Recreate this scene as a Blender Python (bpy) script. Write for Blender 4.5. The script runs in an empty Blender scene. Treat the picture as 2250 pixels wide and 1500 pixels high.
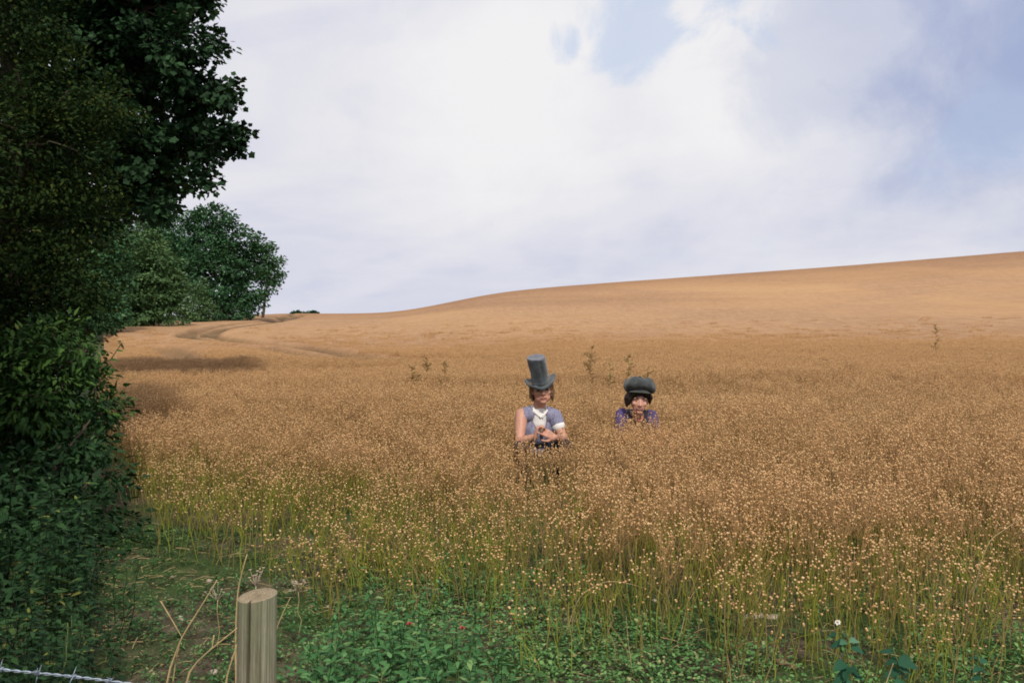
import bpy, bmesh, math, random
import numpy as np
from mathutils import Vector, Matrix, Euler

random.seed(7)
RNG = np.random.default_rng(7)
scene = bpy.context.scene
COL = scene.collection
R = math.radians

# ------------------------------------------------------------------ camera, sky, sun, exposure
EYE = 1.65
PITCH = -math.atan(60 / 2000.0)
cam_data = bpy.data.cameras.new("camera")
cam_data.lens = 32.0
cam_data.sensor_width = 36.0
cam_data.clip_start = 0.05
cam_data.clip_end = 6000.0
cam = bpy.data.objects.new("camera", cam_data)
cam.location = (0, 0, EYE)
cam.rotation_euler = (R(90) + PITCH, 0, 0)
COL.objects.link(cam)
scene.camera = cam

SUN_DIR = Vector((0.14, -0.86, 0.95)).normalized()         # towards the sun: high behind the camera, a touch to its right
SUN_EL = math.asin(SUN_DIR.z)
SUN_AZ = math.atan2(SUN_DIR.x, SUN_DIR.y)

scene.view_settings.view_transform = 'Standard'
scene.view_settings.look = 'None'
scene.view_settings.exposure = 0.0
scene.view_settings.gamma = 1.0
scene.view_settings.use_curve_mapping = False
scene.cycles.filter_width = 1.8


def px_dir(px, py):
    """ray direction of a pixel of the 2250 x 1500 photograph"""
    a, b = (px - 1125) / 2000.0, (750 - py) / 2000.0
    s, c = math.sin(PITCH), math.cos(PITCH)
    return Vector((a, c - b * s, s + b * c))


def P(px, py, Y):
    d = px_dir(px, py)
    t = Y / d.y
    return Vector((d.x * t, Y, EYE + d.z * t))


def make_world():
    w = bpy.data.worlds.new("World")
    scene.world = w
    w.use_nodes = True
    nt = w.node_tree
    nt.nodes.clear()
    N, L = nt.nodes.new, nt.links.new
    out = N("ShaderNodeOutputWorld")
    bg = N("ShaderNodeBackground")
    bg.inputs["Strength"].default_value = 0.1
    L(bg.outputs[0], out.inputs[0])
    sky = N("ShaderNodeTexSky")
    sky.sky_type = 'NISHITA'
    sky.sun_disc = False
    sky.sun_elevation = SUN_EL
    sky.sun_rotation = SUN_AZ
    sky.air_density = 1.0
    sky.dust_density = 1.0
    tc = N("ShaderNodeTexCoord")
    sep = N("ShaderNodeSeparateXYZ")
    L(tc.outputs["Generated"], sep.inputs[0])

    def math_(op, a, b=None, clamp=False):
        n = N("ShaderNodeMath")
        n.operation = op
        n.use_clamp = clamp
        for i, v in enumerate((a, b)):
            if v is None:
                continue
            if isinstance(v, (int, float)):
                n.inputs[i].default_value = v
            else:
                L(v, n.inputs[i])
        return n.outputs[0]

    def ramp(x, a, b, va=0.0, vb=1.0, smooth=True):
        n = N("ShaderNodeMapRange")
        n.interpolation_type = 'SMOOTHSTEP' if smooth else 'LINEAR'
        n.inputs["From Min"].default_value = a
        n.inputs["From Max"].default_value = b
        n.inputs["To Min"].default_value = va
        n.inputs["To Max"].default_value = vb
        L(x, n.inputs["Value"])
        return n.outputs[0]

    # the cloud deck: directions projected on a layer above
    zz = math_('ADD', math_('MAXIMUM', sep.outputs["Z"], 0.0), 0.22)
    u = math_('DIVIDE', sep.outputs["X"], zz)
    v = math_('DIVIDE', sep.outputs["Y"], zz)
    comb = N("ShaderNodeCombineXYZ")
    L(u, comb.inputs[0]); L(v, comb.inputs[1])

    def noise(vec, scale, detail, rough, dist, off):
        m = N("ShaderNodeMapping")
        m.inputs["Location"].default_value = off
        L(vec, m.inputs["Vector"])
        n = N("ShaderNodeTexNoise")
        n.inputs["Scale"].default_value = scale
        n.inputs["Detail"].default_value = detail
        n.inputs["Roughness"].default_value = rough
        n.inputs["Distortion"].default_value = dist
        L(m.outputs[0], n.inputs["Vector"])
        return n.outputs["Fac"]

    big = noise(comb.outputs[0], 0.9, 7, 0.55, 0.3, (3.1, 1.7, 0.2))
    fine = noise(comb.outputs[0], 2.6, 9, 0.58, 0.4, (7.7, 2.9, 1.2))
    bil = noise(tc.outputs["Generated"], 9.0, 8, 0.6, 0.2, (1.3, 5.2, 2.2))

    def blob(px, py, r_in, r_out, wob=0.10):
        """1 inside r_in radians of a direction, 0 beyond r_out, its edge broken up by noise"""
        d = px_dir(px, py).normalized()
        n = N("ShaderNodeVectorMath")
        n.operation = 'DOT_PRODUCT'
        nn = N("ShaderNodeVectorMath")
        nn.operation = 'NORMALIZE'
        L(tc.outputs["Generated"], nn.inputs[0])
        L(nn.outputs[0], n.inputs[0])
        n.inputs[1].default_value = d
        ang = math_('ARCCOSINE', math_('MINIMUM', n.outputs["Value"], 1.0))
        ang = math_('ADD', ang, math_('MULTIPLY', math_('SUBTRACT', bil, 0.5), wob))
        return ramp(ang, r_in, r_out, 1.0, 0.0)

    # openings of blue in the deck: ragged breaks where the cloud runs thin
    rag = noise(tc.outputs["Generated"], 8.5, 9, 0.58, 0.6, GAP_OFF)
    rag = math_('MULTIPLY', math_('SUBTRACT', rag, 0.5), 2.6)
    reg = math_('MAXIMUM', blob(1405, 25, 0.01, 0.12, .05), math_('MULTIPLY', blob(1610, 10, 0.0, 0.12, .05), 0.92))
    reg = math_('MAXIMUM', reg, math_('MULTIPLY', blob(1238, 88, 0.0, 0.05, .05), 0.80))
    gap = ramp(math_('ADD', rag, reg), 0.56, 1.02)
    reg2 = math_('MAXIMUM', blob(2210, 320, 0.0, 0.12, .05), math_('MULTIPLY', blob(2070, 345, 0.0, 0.10, .05), 0.9))
    gap = math_('MAXIMUM', gap, math_('MULTIPLY', ramp(math_('ADD', rag, reg2), 0.25, 1.15), 0.52))
    thin = ramp(big, 0.62, 0.78, 0.0, 0.5)
    gap = math_('MAXIMUM', math_('MULTIPLY', gap, 0.66), thin)
    # grey-blue bellies of the clouds
    dark = math_('MAXIMUM', math_('MULTIPLY', blob(2275, 110, 0.03, 0.24, .30), 0.86), math_('MULTIPLY', blob(1900, 40, 0.06, 0.16, .30), 0.36))
    dark = math_('MAXIMUM', dark, math_('MULTIPLY', blob(2110, 210, 0.02, 0.15, .3), 0.36))
    soft = math_('ADD', math_('MULTIPLY', ramp(fine, 0.44, 0.68), 0.26), math_('MULTIPLY', ramp(bil, 0.50, 0.62), 0.10))
    soft = math_('ADD', soft, math_('MULTIPLY', ramp(big, 0.40, 0.60), 0.30))
    q = math_('SUBTRACT', sep.outputs["Z"], math_('MULTIPLY', sep.outputs["X"], 0.24))
    cb = N("ShaderNodeCombineXYZ")
    L(math_('MULTIPLY', sep.outputs["X"], 1.6), cb.inputs[0]); L(math_('MULTIPLY', q, 6.5), cb.inputs[1]); L(sep.outputs["Y"], cb.inputs[2])
    band = noise(cb.outputs[0], 1.3, 5, 0.50, 0.7, (2.3, 0.4, 4.1))
    soft = math_('ADD', soft, math_('MULTIPLY', ramp(band, 0.44, 0.68), 0.46))
    bright = math_('MAXIMUM', blob(1560, 170, 0.03, 0.22, .16), blob(1150, 190, 0.04, 0.26, .16))
    soft = math_('MULTIPLY', soft, math_('SUBTRACT', 1.0, math_('MULTIPLY', bright, 0.85)))

    def rgb(c):
        n = N("ShaderNodeRGB")
        n.outputs[0].default_value = (*c, 1)
        return n.outputs[0]

    def mix(f, a, b):
        n = N("ShaderNodeMix")
        n.data_type = 'RGBA'
        n.inputs["Factor"].default_value = 0
        L(f, n.inputs["Factor"])
        L(a, n.inputs["A"]); L(b, n.inputs["B"])
        return n.outputs["Result"]

    white = mix(bright, rgb((7.9, 7.88, 8.35)), rgb((8.9, 8.8, 8.9)))
    c = mix(math_('MINIMUM', soft, 1.0), white, rgb((6.25, 6.45, 7.75)))
    c = mix(math_('MULTIPLY', dark, 0.95), c, rgb((2.9, 3.7, 6.1)))
    blue = N("ShaderNodeMix")
    blue.data_type = 'RGBA'
    blue.inputs["Factor"].default_value = 0.80
    L(sky.outputs[0], blue.inputs["A"])
    blue.inputs["B"].default_value = (5.9, 7.0, 9.0, 1)      # thin veil over the blue
    c = mix(gap, c, blue.outputs["Result"])
    # below the horizon the ground covers it; keep a plain haze tone there
    c = mix(ramp(sep.outputs["Z"], -0.02, 0.0), rgb((3.0, 2.6, 2.0)), c)
    L(c, bg.inputs["Color"])


GAP_OFF = (6.2, 1.7, 5.4)
make_world()
sd = bpy.data.lights.new("sun", 'SUN')
sd.energy = 2.9
sd.angle = R(2.5)
sd.color = (1.0, 0.93, 0.82)
sun = bpy.data.objects.new("sun", sd)
sun.rotation_euler = SUN_DIR.to_track_quat('Z', 'Y').to_euler()
sun.location = (5, -10, 20)
COL.objects.link(sun)


# ------------------------------------------------------------------ helpers: properties, meshes, geometry
def tag(o, label=None, cat=None, group=None, kind=None):
    if label: o["label"] = label
    if cat: o["category"] = cat
    if group: o["group"] = group
    if kind: o["kind"] = kind
    return o


def empty(name, loc, label, cat, group=None):
    o = bpy.data.objects.new(name, None)
    o.empty_display_size = 0.1
    o.location = loc
    COL.objects.link(o)
    return tag(o, label, cat, group)


def link(name, me, parent=None, loc=None):
    o = bpy.data.objects.new(name, me)
    COL.objects.link(o)
    if parent is not None:
        o.parent = parent
    if loc is not None:
        o.location = loc
    return o


class Geo:
    """collects triangles with a per-vertex random value and a per-vertex height value"""
    def __init__(self):
        self.V, self.F, self.A, self.H, self.n = [], [], [], [], 0

    def add(self, V, F, a=0.5, h=None):
        V = np.asarray(V, float).reshape(-1, 3)
        F = np.asarray(F, int)
        if F.shape[1] == 4:
            F = np.concatenate([F[:, [0, 1, 2]], F[:, [0, 2, 3]]])
        self.V.append(V)
        self.F.append(F + self.n)
        self.A.append(np.broadcast_to(np.asarray(a, float), (len(V),)))
        self.H.append(V[:, 2] if h is None else np.broadcast_to(np.asarray(h, float), (len(V),)))
        self.n += len(V)

    def mesh(self, name, mat, smooth=False, attr=True):
        V, F = np.concatenate(self.V), np.concatenate(self.F)
        me = np_mesh(name, V, F, smooth)
        if attr:
            at = me.attributes.new("rnd", 'FLOAT', 'POINT')
            at.data.foreach_set("value", np.concatenate(self.A).astype(np.float32))
            at = me.attributes.new("hgt", 'FLOAT', 'POINT')
            at.data.foreach_set("value", np.concatenate(self.H).astype(np.float32))
        for m in (mat if isinstance(mat, (list, tuple)) else [mat]):
            me.materials.append(m)
        return me


def np_mesh(name, V, F, smooth=False):
    me = bpy.data.meshes.new(name)
    V = np.ascontiguousarray(V, dtype=np.float32)
    F = np.ascontiguousarray(F, dtype=np.int32)
    k = F.shape[1]
    me.vertices.add(len(V))
    me.vertices.foreach_set("co", V.ravel())
    me.loops.add(F.size)
    me.loops.foreach_set("vertex_index", F.ravel())
    me.polygons.add(len(F))
    me.polygons.foreach_set("loop_start", np.arange(len(F), dtype=np.int32) * k)
    me.update(calc_edges=True)
    if smooth:
        me.polygons.foreach_set("use_smooth", np.ones(len(F), dtype=bool))
    return me


def tube(pts, rad, sides=6, cap=True):
    pts = np.asarray([tuple(p) for p in pts], float)
    n = len(pts)
    rad = np.broadcast_to(np.asarray(rad, float), (n,))
    tan = np.gradient(pts, axis=0)
    tan /= np.linalg.norm(tan, axis=1)[:, None] + 1e-12
    ref = np.array([0, 0, 1.0]) if abs(tan[:, 2]).mean() < 0.9 else np.array([1.0, 0, 0])
    u = np.cross(tan, ref); u /= np.linalg.norm(u, axis=1)[:, None] + 1e-12
    v = np.cross(tan, u)
    an = np.arange(sides) * 2 * np.pi / sides
    V = pts[:, None, :] + rad[:, None, None] * (np.cos(an)[None, :, None] * u[:, None, :] + np.sin(an)[None, :, None] * v[:, None, :])
    V = V.reshape(-1, 3)
    F = []
    for i in range(n - 1):
        for j in range(sides):
            k = (j + 1) % sides
            F.append((i * sides + j, i * sides + k, (i + 1) * sides + k, (i + 1) * sides + j))
    F = np.array(F)
    F = np.concatenate([F[:, [0, 1, 2]], F[:, [0, 2, 3]]])
    if cap and sides > 2:
        c = []
        for base in (0, (n - 1) * sides):
            for j in range(1, sides - 1):
                t = (base, base + j, base + j + 1)
                c.append(t if base else t[::-1])
        F = np.concatenate([F, np.array(c)])
    return V, F


def bend(a, b, sag=0.0, wob=0.0, n=6, rng=None):
    a, b = np.asarray(tuple(a), float), np.asarray(tuple(b), float)
    t = np.linspace(0, 1, n)[:, None]
    p = a + (b - a) * t
    p[:, 2] += sag * 4 * (t * (1 - t))[:, 0]
    if wob:
        p[1:-1] += (rng or RNG).normal(0, wob, (n - 2, 3))
    return p


def icosphere(sub=1):
    bm = bmesh.new()
    bmesh.ops.create_icosphere(bm, subdivisions=sub, radius=1)
    V = np.array([v.co[:] for v in bm.verts])
    F = np.array([[v.index for v in f.verts] for f in bm.faces])
    bm.free()
    return V, F


OCT_V = np.array([(1, 0, 0), (-1, 0, 0), (0, 1, 0), (0, -1, 0), (0, 0, 1), (0, 0, -1)], float)
OCT_F = np.array([(0, 2, 4), (2, 1, 4), (1, 3, 4), (3, 0, 4), (2, 0, 5), (1, 2, 5), (3, 1, 5), (0, 3, 5)])
ICO_V, ICO_F = icosphere(1)


def fbm(x, y, seed=0, octaves=4):
    """cheap smooth pseudo-noise in -1..1"""
    r = np.random.default_rng(seed)
    out = np.zeros_like(np.asarray(x, float))
    amp, f = 1.0, 1.0
    for _ in range(octaves):
        for _ in range(3):
            a = r.uniform(0, 2 * np.pi)
            out += amp / 3 * np.sin(f * (x * np.cos(a) + y * np.sin(a)) * r.uniform(0.7, 1.3) + r.uniform(0, 6.28))
        amp *= 0.55; f *= 1.9
    return out


# ------------------------------------------------------------------ helpers: materials
class NT:
    def __init__(self, name):
        self.m = bpy.data.materials.new(name)
        self.m.use_nodes = True
        self.nt = self.m.node_tree
        self.nt.nodes.clear()
        self.out = self.new("ShaderNodeOutputMaterial")

    def new(self, t, **kw):
        n = self.nt.nodes.new(t)
        for k, v in kw.items():
            n.inputs[k.replace("_", " ")].default_value = v
        return n

    def link(self, a, b):
        self.nt.links.new(a, b)

    def coord(self, scale=(1, 1, 1), kind="Object"):
        tc = self.new("ShaderNodeTexCoord")
        mp = self.new("ShaderNodeMapping")
        mp.inputs["Scale"].default_value = scale
        self.link(tc.outputs[kind], mp.inputs[0])
        return mp.outputs[0]

    def noise(self, vec, scale, detail=5, rough=0.55, dist=0.0):
        n = self.new("ShaderNodeTexNoise")
        n.inputs["Scale"].default_value = scale
        n.inputs["Detail"].default_value = detail
        n.inputs["Roughness"].default_value = rough
        n.inputs["Distortion"].default_value = dist
        if vec is not None:
            self.link(vec, n.inputs["Vector"])
        return n.outputs["Fac"]

    def attr(self, name):
        n = self.new("ShaderNodeAttribute")
        n.attribute_name = name
        return n.outputs["Fac"]

    def ramp(self, fac, stops):
        n = self.new("ShaderNodeValToRGB")
        el = n.color_ramp.elements
        while len(el) < len(stops):
            el.new(0.5)
        for e, (p, c) in zip(el, stops):
            e.position = p
            e.color = (*c, 1)
        self.link(fac, n.inputs[0])
        return n.outputs[0]

    def mix(self, f, a, b, mode='MIX'):
        n = self.new("ShaderNodeMix")
        n.data_type = 'RGBA'
        n.blend_type = mode
        for k, v in (("Factor", f), ("A", a), ("B", b)):
            if isinstance(v, (int, float)):
                n.inputs[k].default_value = v
            elif isinstance(v, tuple):
                n.inputs[k].default_value = (*v, 1)
            else:
                self.link(v, n.inputs[k])
        return n.outputs["Result"]

    def range(self, x, a, b, va=0.0, vb=1.0):
        n = self.new("ShaderNodeMapRange")
        for k, v in (("From Min", a), ("From Max", b), ("To Min", va), ("To Max", vb)):
            n.inputs[k].default_value = v
        self.link(x, n.inputs["Value"])
        return n.outputs[0]

    def math(self, op, a, b):
        n = self.new("ShaderNodeMath")
        n.operation = op
        for i, v in enumerate((a, b)):
            if isinstance(v, (int, float)):
                n.inputs[i].default_value = v
            else:
                self.link(v, n.inputs[i])
        return n.outputs[0]

    def finish(self, color, rough=0.8, spec=0.3, bump=None, bump_d=0.01, bump_s=0.5, trans=0.0, metal=0.0, sheen=0.0):
        b = self.new("ShaderNodeBsdfPrincipled")
        if isinstance(color, tuple):
            b.inputs["Base Color"].default_value = (*color, 1)
        else:
            self.link(color, b.inputs["Base Color"])
        if isinstance(rough, (int, float)):
            b.inputs["Roughness"].default_value = rough
        else:
            self.link(rough, b.inputs["Roughness"])
        b.inputs["Specular IOR Level"].default_value = spec
        b.inputs["Metallic"].default_value = metal
        if sheen:
            b.inputs["Sheen Weight"].default_value = sheen
        if bump is not None:
            bn = self.new("ShaderNodeBump")
            bn.inputs["Distance"].default_value = bump_d
            bn.inputs["Strength"].default_value = bump_s
            self.link(bump, bn.inputs["Height"])
            self.link(bn.outputs[0], b.inputs["Normal"])
        sh = b.outputs[0]
        if trans > 0:
            t = self.new("ShaderNodeBsdfTranslucent")
            if isinstance(color, tuple):
                t.inputs["Color"].default_value = (*color, 1)
            else:
                self.link(color, t.inputs["Color"])
            mx = self.new("ShaderNodeMixShader")
            mx.inputs[0].default_value = trans
            self.link(sh, mx.inputs[1]); self.link(t.outputs[0], mx.inputs[2])
            sh = mx.outputs[0]
        self.link(sh, self.out.inputs["Surface"])
        return self.m


def plain(name, color, rough=0.7, var=0.25, scale=12.0, bump=0.0, spec=0.3, metal=0.0, stretch=(1, 1, 1), sheen=0.0, bscale=None):
    n = NT(name)
    v = n.coord(stretch)
    f = n.noise(v, scale, 6, 0.6)
    lo = tuple(c * (1 - var) for c in color)
    hi = tuple(min(1, c * (1 + var)) for c in color)
    c = n.ramp(f, [(0.3, lo), (0.7, hi)])
    b = n.noise(v, bscale or scale * 6, 4, 0.6) if bump else None
    return n.finish(c, rough, spec, b, bump if bump else 0.01, 0.7, metal=metal, sheen=sheen)


def leaf_mat(name, stops, trans=0.22, rough=0.65, spec=0.16):
    n = NT(name)
    c = n.ramp(n.attr("rnd"), stops)
    m = n.finish(c, rough, spec, trans=trans)
    return m


def stem_mat(name, stops, rough=0.7):
    n = NT(name)
    c = n.ramp(n.attr("hgt"), stops)
    v = n.mix(n.range(n.attr("rnd"), 0, 1, 0, 1), c, n.mix(1.0, c, (0.6, 0.55, 0.5), 'MULTIPLY'))
    v = n.mix(n.range(n.attr("rnd"), .66, .70), v, n.mix(.55, v, (0.36, 0.235, 0.12)))
    return n.finish(v, rough, 0.2)


def bark_mat(name, color):
    n = NT(name)
    v = n.coord((6, 6, 1.2))
    f = n.noise(v, 4.0, 8, 0.65, 0.4)
    c = n.ramp(f, [(0.3, tuple(x * .45 for x in color)), (0.6, color), (0.8, tuple(min(1, x * 1.4) for x in color))])
    return n.finish(c, 0.9, 0.15, f, 0.02, 0.8)


M = {}
M["bark"] = bark_mat("bark_grey_brown", (0.10, 0.08, 0.055))
M["leaf_sycamore"] = leaf_mat("leaf_sycamore", [(0.0, (0.009, 0.026, 0.010)), (0.55, (0.020, 0.054, 0.020)), (0.9, (0.042, 0.098, 0.038)), (1.0, (0.08, 0.13, 0.05))], 0.12)
M["leaf_olive"] = leaf_mat("leaf_olive", [(0.0, (0.008, 0.022, 0.006)), (0.45, (0.021, 0.044, 0.010)), (0.85, (0.052, 0.078, 0.016)), (1.0, (0.11, 0.11, 0.022))], 0.16, 0.75, 0.12)
M["leaf_elder"] = leaf_mat("leaf_elder", [(0.0, (0.012, 0.038, 0.009)), (0.5, (0.038, 0.092, 0.019)), (0.9, (0.095, 0.18, 0.036)), (1.0, (0.22, 0.24, 0.05))], 0.15)
M["leaf_far"] = leaf_mat("leaf_far_dark", [(0.0, (0.020, 0.062, 0.026)), (0.5, (0.044, 0.115, 0.046)), (1.0, (0.088, 0.185, 0.074))], 0.1)
M["leaf_far_light"] = leaf_mat("leaf_far_light", [(0.0, (0.046, 0.098, 0.036)), (0.5, (0.082, 0.155, 0.056)), (1.0, (0.14, 0.225, 0.085))], 0.1)
M["leaf_nettle"] = leaf_mat("leaf_nettle", [(0.0, (0.024, 0.085, 0.028)), (0.5, (0.066, 0.180, 0.056)), (0.85, (0.13, 0.275, 0.095)), (0.95, (0.22, 0.34, 0.12)), (1.0, (0.42, 0.38, 0.12))], 0.18)
M["leaf_bramble"] = leaf_mat("leaf_bramble", [(0.0, (0.008, 0.026, 0.009)), (0.6, (0.023, 0.064, 0.020)), (0.93, (0.052, 0.115, 0.034)), (1.0, (0.20, 0.20, 0.045))], 0.15)  # darkened: shade of the left corner put into the leaf colour
M["leaf_cover"] = leaf_mat("leaf_cover", [(0.0, (0.050, 0.14, 0.038)), (0.5, (0.135, 0.29, 0.085)), (0.85, (0.22, 0.39, 0.135)), (1.0, (0.42, 0.35, 0.17))], 0.2)
M["leaf_low"] = leaf_mat("leaf_low_weeds", [(0.0, (0.025, 0.060, 0.018)), (0.5, (0.055, 0.125, 0.036)), (0.9, (0.10, 0.19, 0.055)), (1.0, (0.32, 0.25, 0.11))], 0.15)
M["leaf_goose"] = leaf_mat("leaf_goosefoot", [(0.0, (0.014, 0.062, 0.032)), (0.6, (0.036, 0.125, 0.066)), (1.0, (0.17, 0.31, 0.19))], 0.15)
M["dry"] = plain("dry_straw", (0.46, 0.34, 0.17), 0.7, 0.3, 25, stretch=(1, 1, .3))
M["weed_brown"] = plain("dry_weed_brown", (0.30, 0.19, 0.085), 0.8, 0.35, 20)
M["boll"] = leaf_mat("flax_boll", [(0.0, (0.38, 0.195, 0.075)), (0.5, (0.72, 0.43, 0.195)), (1.0, (0.86, 0.60, 0.31))], 0.14, 0.55, 0.3)
M["stem"] = stem_mat("flax_stem", [(0.0, (0.24, 0.275, 0.042)), (0.22, (0.31, 0.315, 0.048)), (0.33, (0.42, 0.29, 0.09)), (0.5, (0.56, 0.34, 0.155)), (1.0, (0.68, 0.46, 0.255))])


# ------------------------------------------------------------------ the lie of the land
SKY_PX = [(-600, 700), (0, 700), (560, 688), (700, 690), (840, 689), (900, 682), (960, 670), (1050, 651), (1100, 642), (1200, 631.5), (1350, 620),
          (1600, 602), (1800, 588), (2000, 572), (2250, 551), (2600, 532), (3200, 515)]
_sa = np.array([(p[0] - 1125) / 2000.0 for p in SKY_PX])
_se = np.array([px_dir(*p).z / px_dir(*p).y * math.cos(math.atan((p[0] - 1125) / 2000.0)) for p in SKY_PX])
_ga = np.linspace(-0.9, 1.1, 801)
_ge = np.interp(_ga, _sa, _se)
_k = np.exp(-0.5 * (np.arange(-40, 41) / 8.0) ** 2); _k /= _k.sum()
_ge = np.convolve(np.pad(_ge, 40, mode='edge'), _k, mode='valid')
CANOPY = 0.60


def sstep(a, b, x):
    t = np.clip((x - a) / (b - a), 0, 1)
    return t * t * (3 - 2 * t)


def land(x, y):
    x, y = np.asarray(x, float), np.asarray(y, float)
    r = np.hypot(x, y) + 1e-6
    front = sstep(-0.2, 0.5, y / r)
    t = np.where(y > 0.05 * r, x / np.maximum(y, 0.05 * r), np.sign(x) * 20)
    tc = np.clip(t, -0.9, 1.1)
    e = np.interp(tc, _ga, _ge)
    D = 150 + 90 * sstep(-0.25, 0.45, tc)
    g = e + (EYE - CANOPY) / D
    up = sstep(14, D, r) * (1 - sstep(D, D * 2.0, r))
    z = r * g * up * front
    dip = -0.55 * np.exp(-((r - 46) / 20.0) ** 2) * (1 - sstep(-0.1, 0.35, tc)) * front
    dip += -0.35 * np.exp(-((r - 52) / 16.0) ** 2) * sstep(0.0, 0.3, tc) * front
    far = -6.0 * sstep(500, 1500, r) * front
    return z + dip + far


def land1(x, y):
    return float(land(x, y))


def onto(px, py, lift=0.0):
    """first point where the pixel's ray meets the land raised by lift"""
    d = px_dir(px, py)
    s = np.exp(np.linspace(math.log(2.0), math.log(400), 6000))
    X, Y, Z = d.x * s, d.y * s, EYE + d.z * s
    hit = np.nonzero(Z < land(X, Y) + lift)[0]
    i = hit[0] if len(hit) else len(s) - 1
    return np.array([X[i], Y[i], land1(X[i], Y[i])])


EDGE_PX = [(330, 1170), (500, 1200), (700, 1250), (900, 1290), (1100, 1345), (1300, 1420), (1500, 1490), (1700, 1550), (2000, 1570), (2250, 1510)]
_edge = np.array([onto(*p)[:2] for p in EDGE_PX])


def edge_y(x):
    return np.interp(x, _edge[:, 0], _edge[:, 1], left=_edge[0, 1] + 0.5, right=_edge[-1, 1])


def left_limit(y):
    """the field ends here on the left, along the hedge and then along the wood"""
    y = np.asarray(y, float)
    return np.where(y < 72, -0.405 * y - 0.2 - 0.045 * np.clip(y - 8, 0, 64), -0.405 * 72 - 0.2 - 0.045 * 64 - (y - 72) * 0.075)


# wheel tracks through the crop, laid out on the ground
TRACKS = []
for pl in ([(1120, 797), (960, 795), (835, 791), (760, 779), (660, 764), (560, 757), (470, 750), (410, 743), (408, 736), (440, 725), (520, 713), (585, 707), (620, 700), (650, 690)],
           [(760, 797), (700, 790), (640, 779), (570, 766)],
           [(560, 757), (500, 745), (462, 741), (460, 734), (480, 726), (540, 718), (600, 710), (640, 701), (668, 692)],
           [(358, 764), (385, 775), (410, 790), (440, 803)],
           [(835, 791), (832, 800)],
           ):
    q = np.array([onto(px, py, CANOPY * 0.8)[:2] for px, py in pl])
    seg = np.hypot(*np.diff(q, axis=0).T)
    s = np.concatenate([[0], np.cumsum(seg)])
    ss = np.linspace(0, s[-1], max(12, int(s[-1] / 0.4)))
    q = np.stack([np.interp(ss, s, q[:, 0]), np.interp(ss, s, q[:, 1])], 1)
    k = np.ones(5) / 5
    q[2:-2] = np.stack([np.convolve(q[:, 0], k, 'valid'), np.convolve(q[:, 1], k, 'valid')], 1)
    TRACKS.append(q)
_tr = np.concatenate(TRACKS)


def track_mask(x, y):
    """1 in the middle of a wheel track, falling to 0 at its sides"""
    x, y = np.asarray(x, float), np.asarray(y, float)
    out = np.zeros_like(x)
    sel = np.nonzero((x > _tr[:, 0].min() - 2) & (x < _tr[:, 0].max() + 2) & (y > _tr[:, 1].min() - 2) & (y < _tr[:, 1].max() + 2))[0]
    for c in np.array_split(sel, max(1, len(sel) // 4000)):
        if not len(c):
            continue
        d = np.sqrt((x[c][:, None] - _tr[None, :, 0]) ** 2 + (y[c][:, None] - _tr[None, :, 1]) ** 2).min(1)
        out[c] = np.clip(1.0 - d / 1.10, 0, 1)
    return out


def polar(r0, r1, nr, a0, a1, na, lift=None):
    rr = np.exp(np.linspace(math.log(r0), math.log(r1), nr))
    aa = np.linspace(a0, a1, na)
    A, Rr = np.meshgrid(aa, rr)
    X, Y = (Rr * np.sin(A)).ravel(), (Rr * np.cos(A)).ravel()
    i, j = np.meshgrid(np.arange(nr - 1), np.arange(na - 1), indexing='ij')
    b = (i * na + j).ravel()
    F = np.stack([b, b + 1, b + na + 1, b + na], 1)
    return X, Y, F


def ground_material():
    n = NT("soil_and_moss")
    v = n.coord()
    f1 = n.noise(v, 1.1, 8, 0.6)
    f2 = n.noise(v, 9.0, 8, 0.65)
    f3 = n.noise(v, 55.0, 4, 0.6)
    soil = n.ramp(f2, [(0.3, (0.060, 0.045, 0.030)), (0.55, (0.125, 0.098, 0.068)), (0.75, (0.21, 0.17, 0.125))])
    moss = n.ramp(f2, [(0.3, (0.030, 0.055, 0.018)), (0.7, (0.075, 0.12, 0.035))])
    c = n.mix(n.range(f1, 0.40, 0.56), soil, moss)
    straw = n.mix(n.range(f3, 0.60, 0.68), c, (0.34, 0.25, 0.15))
    g = n.ramp(n.noise(v, 3.0, 8, 0.7), [(0.3, (0.030, 0.055, 0.020)), (0.7, (0.085, 0.11, 0.04))])
    c = n.mix(n.attr("verge"), straw, g)
    return n.finish(c, 0.95, 0.1, n.noise(v, 30, 8, 0.7), 0.03, 0.8)


def make_ground():
    X, Y, F = polar(0.25, 3000, 190, -math.pi, math.pi, 321)
    Z = land(X, Y) + 0.018 * fbm(X * 5, Y * 5, 3) * np.exp(-np.hypot(X, Y) / 20) - 0.004
    ctr = len(X)
    X, Y, Z = np.append(X, 0), np.append(Y, 0), np.append(Z, 0.0)
    cap = np.array([(j, ctr, j + 1, j + 1) for j in range(320)])
    V = np.stack([X, Y, Z], 1)
    F3 = np.concatenate([F[:, [0, 3, 2]], F[:, [0, 2, 1]], cap[:, :3]])
    me = np_mesh("ground", V, F3, True)
    at = me.attributes.new("verge", 'FLOAT', 'POINT')
    vg = sstep(0.0, 1.5, left_limit(Y) - X) * (Y > 9)
    vg = np.maximum(vg, (np.hypot(X, Y) > 300) * 0.7)
    at.data.foreach_set("value", vg.astype(np.float32))
    me.materials.append(ground_material())
    o = link("ground", me)
    tag(o, kind="structure")
    o["label"] = "brown soil with moss and straw under the crop and weeds"
    return o


make_ground()


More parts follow.
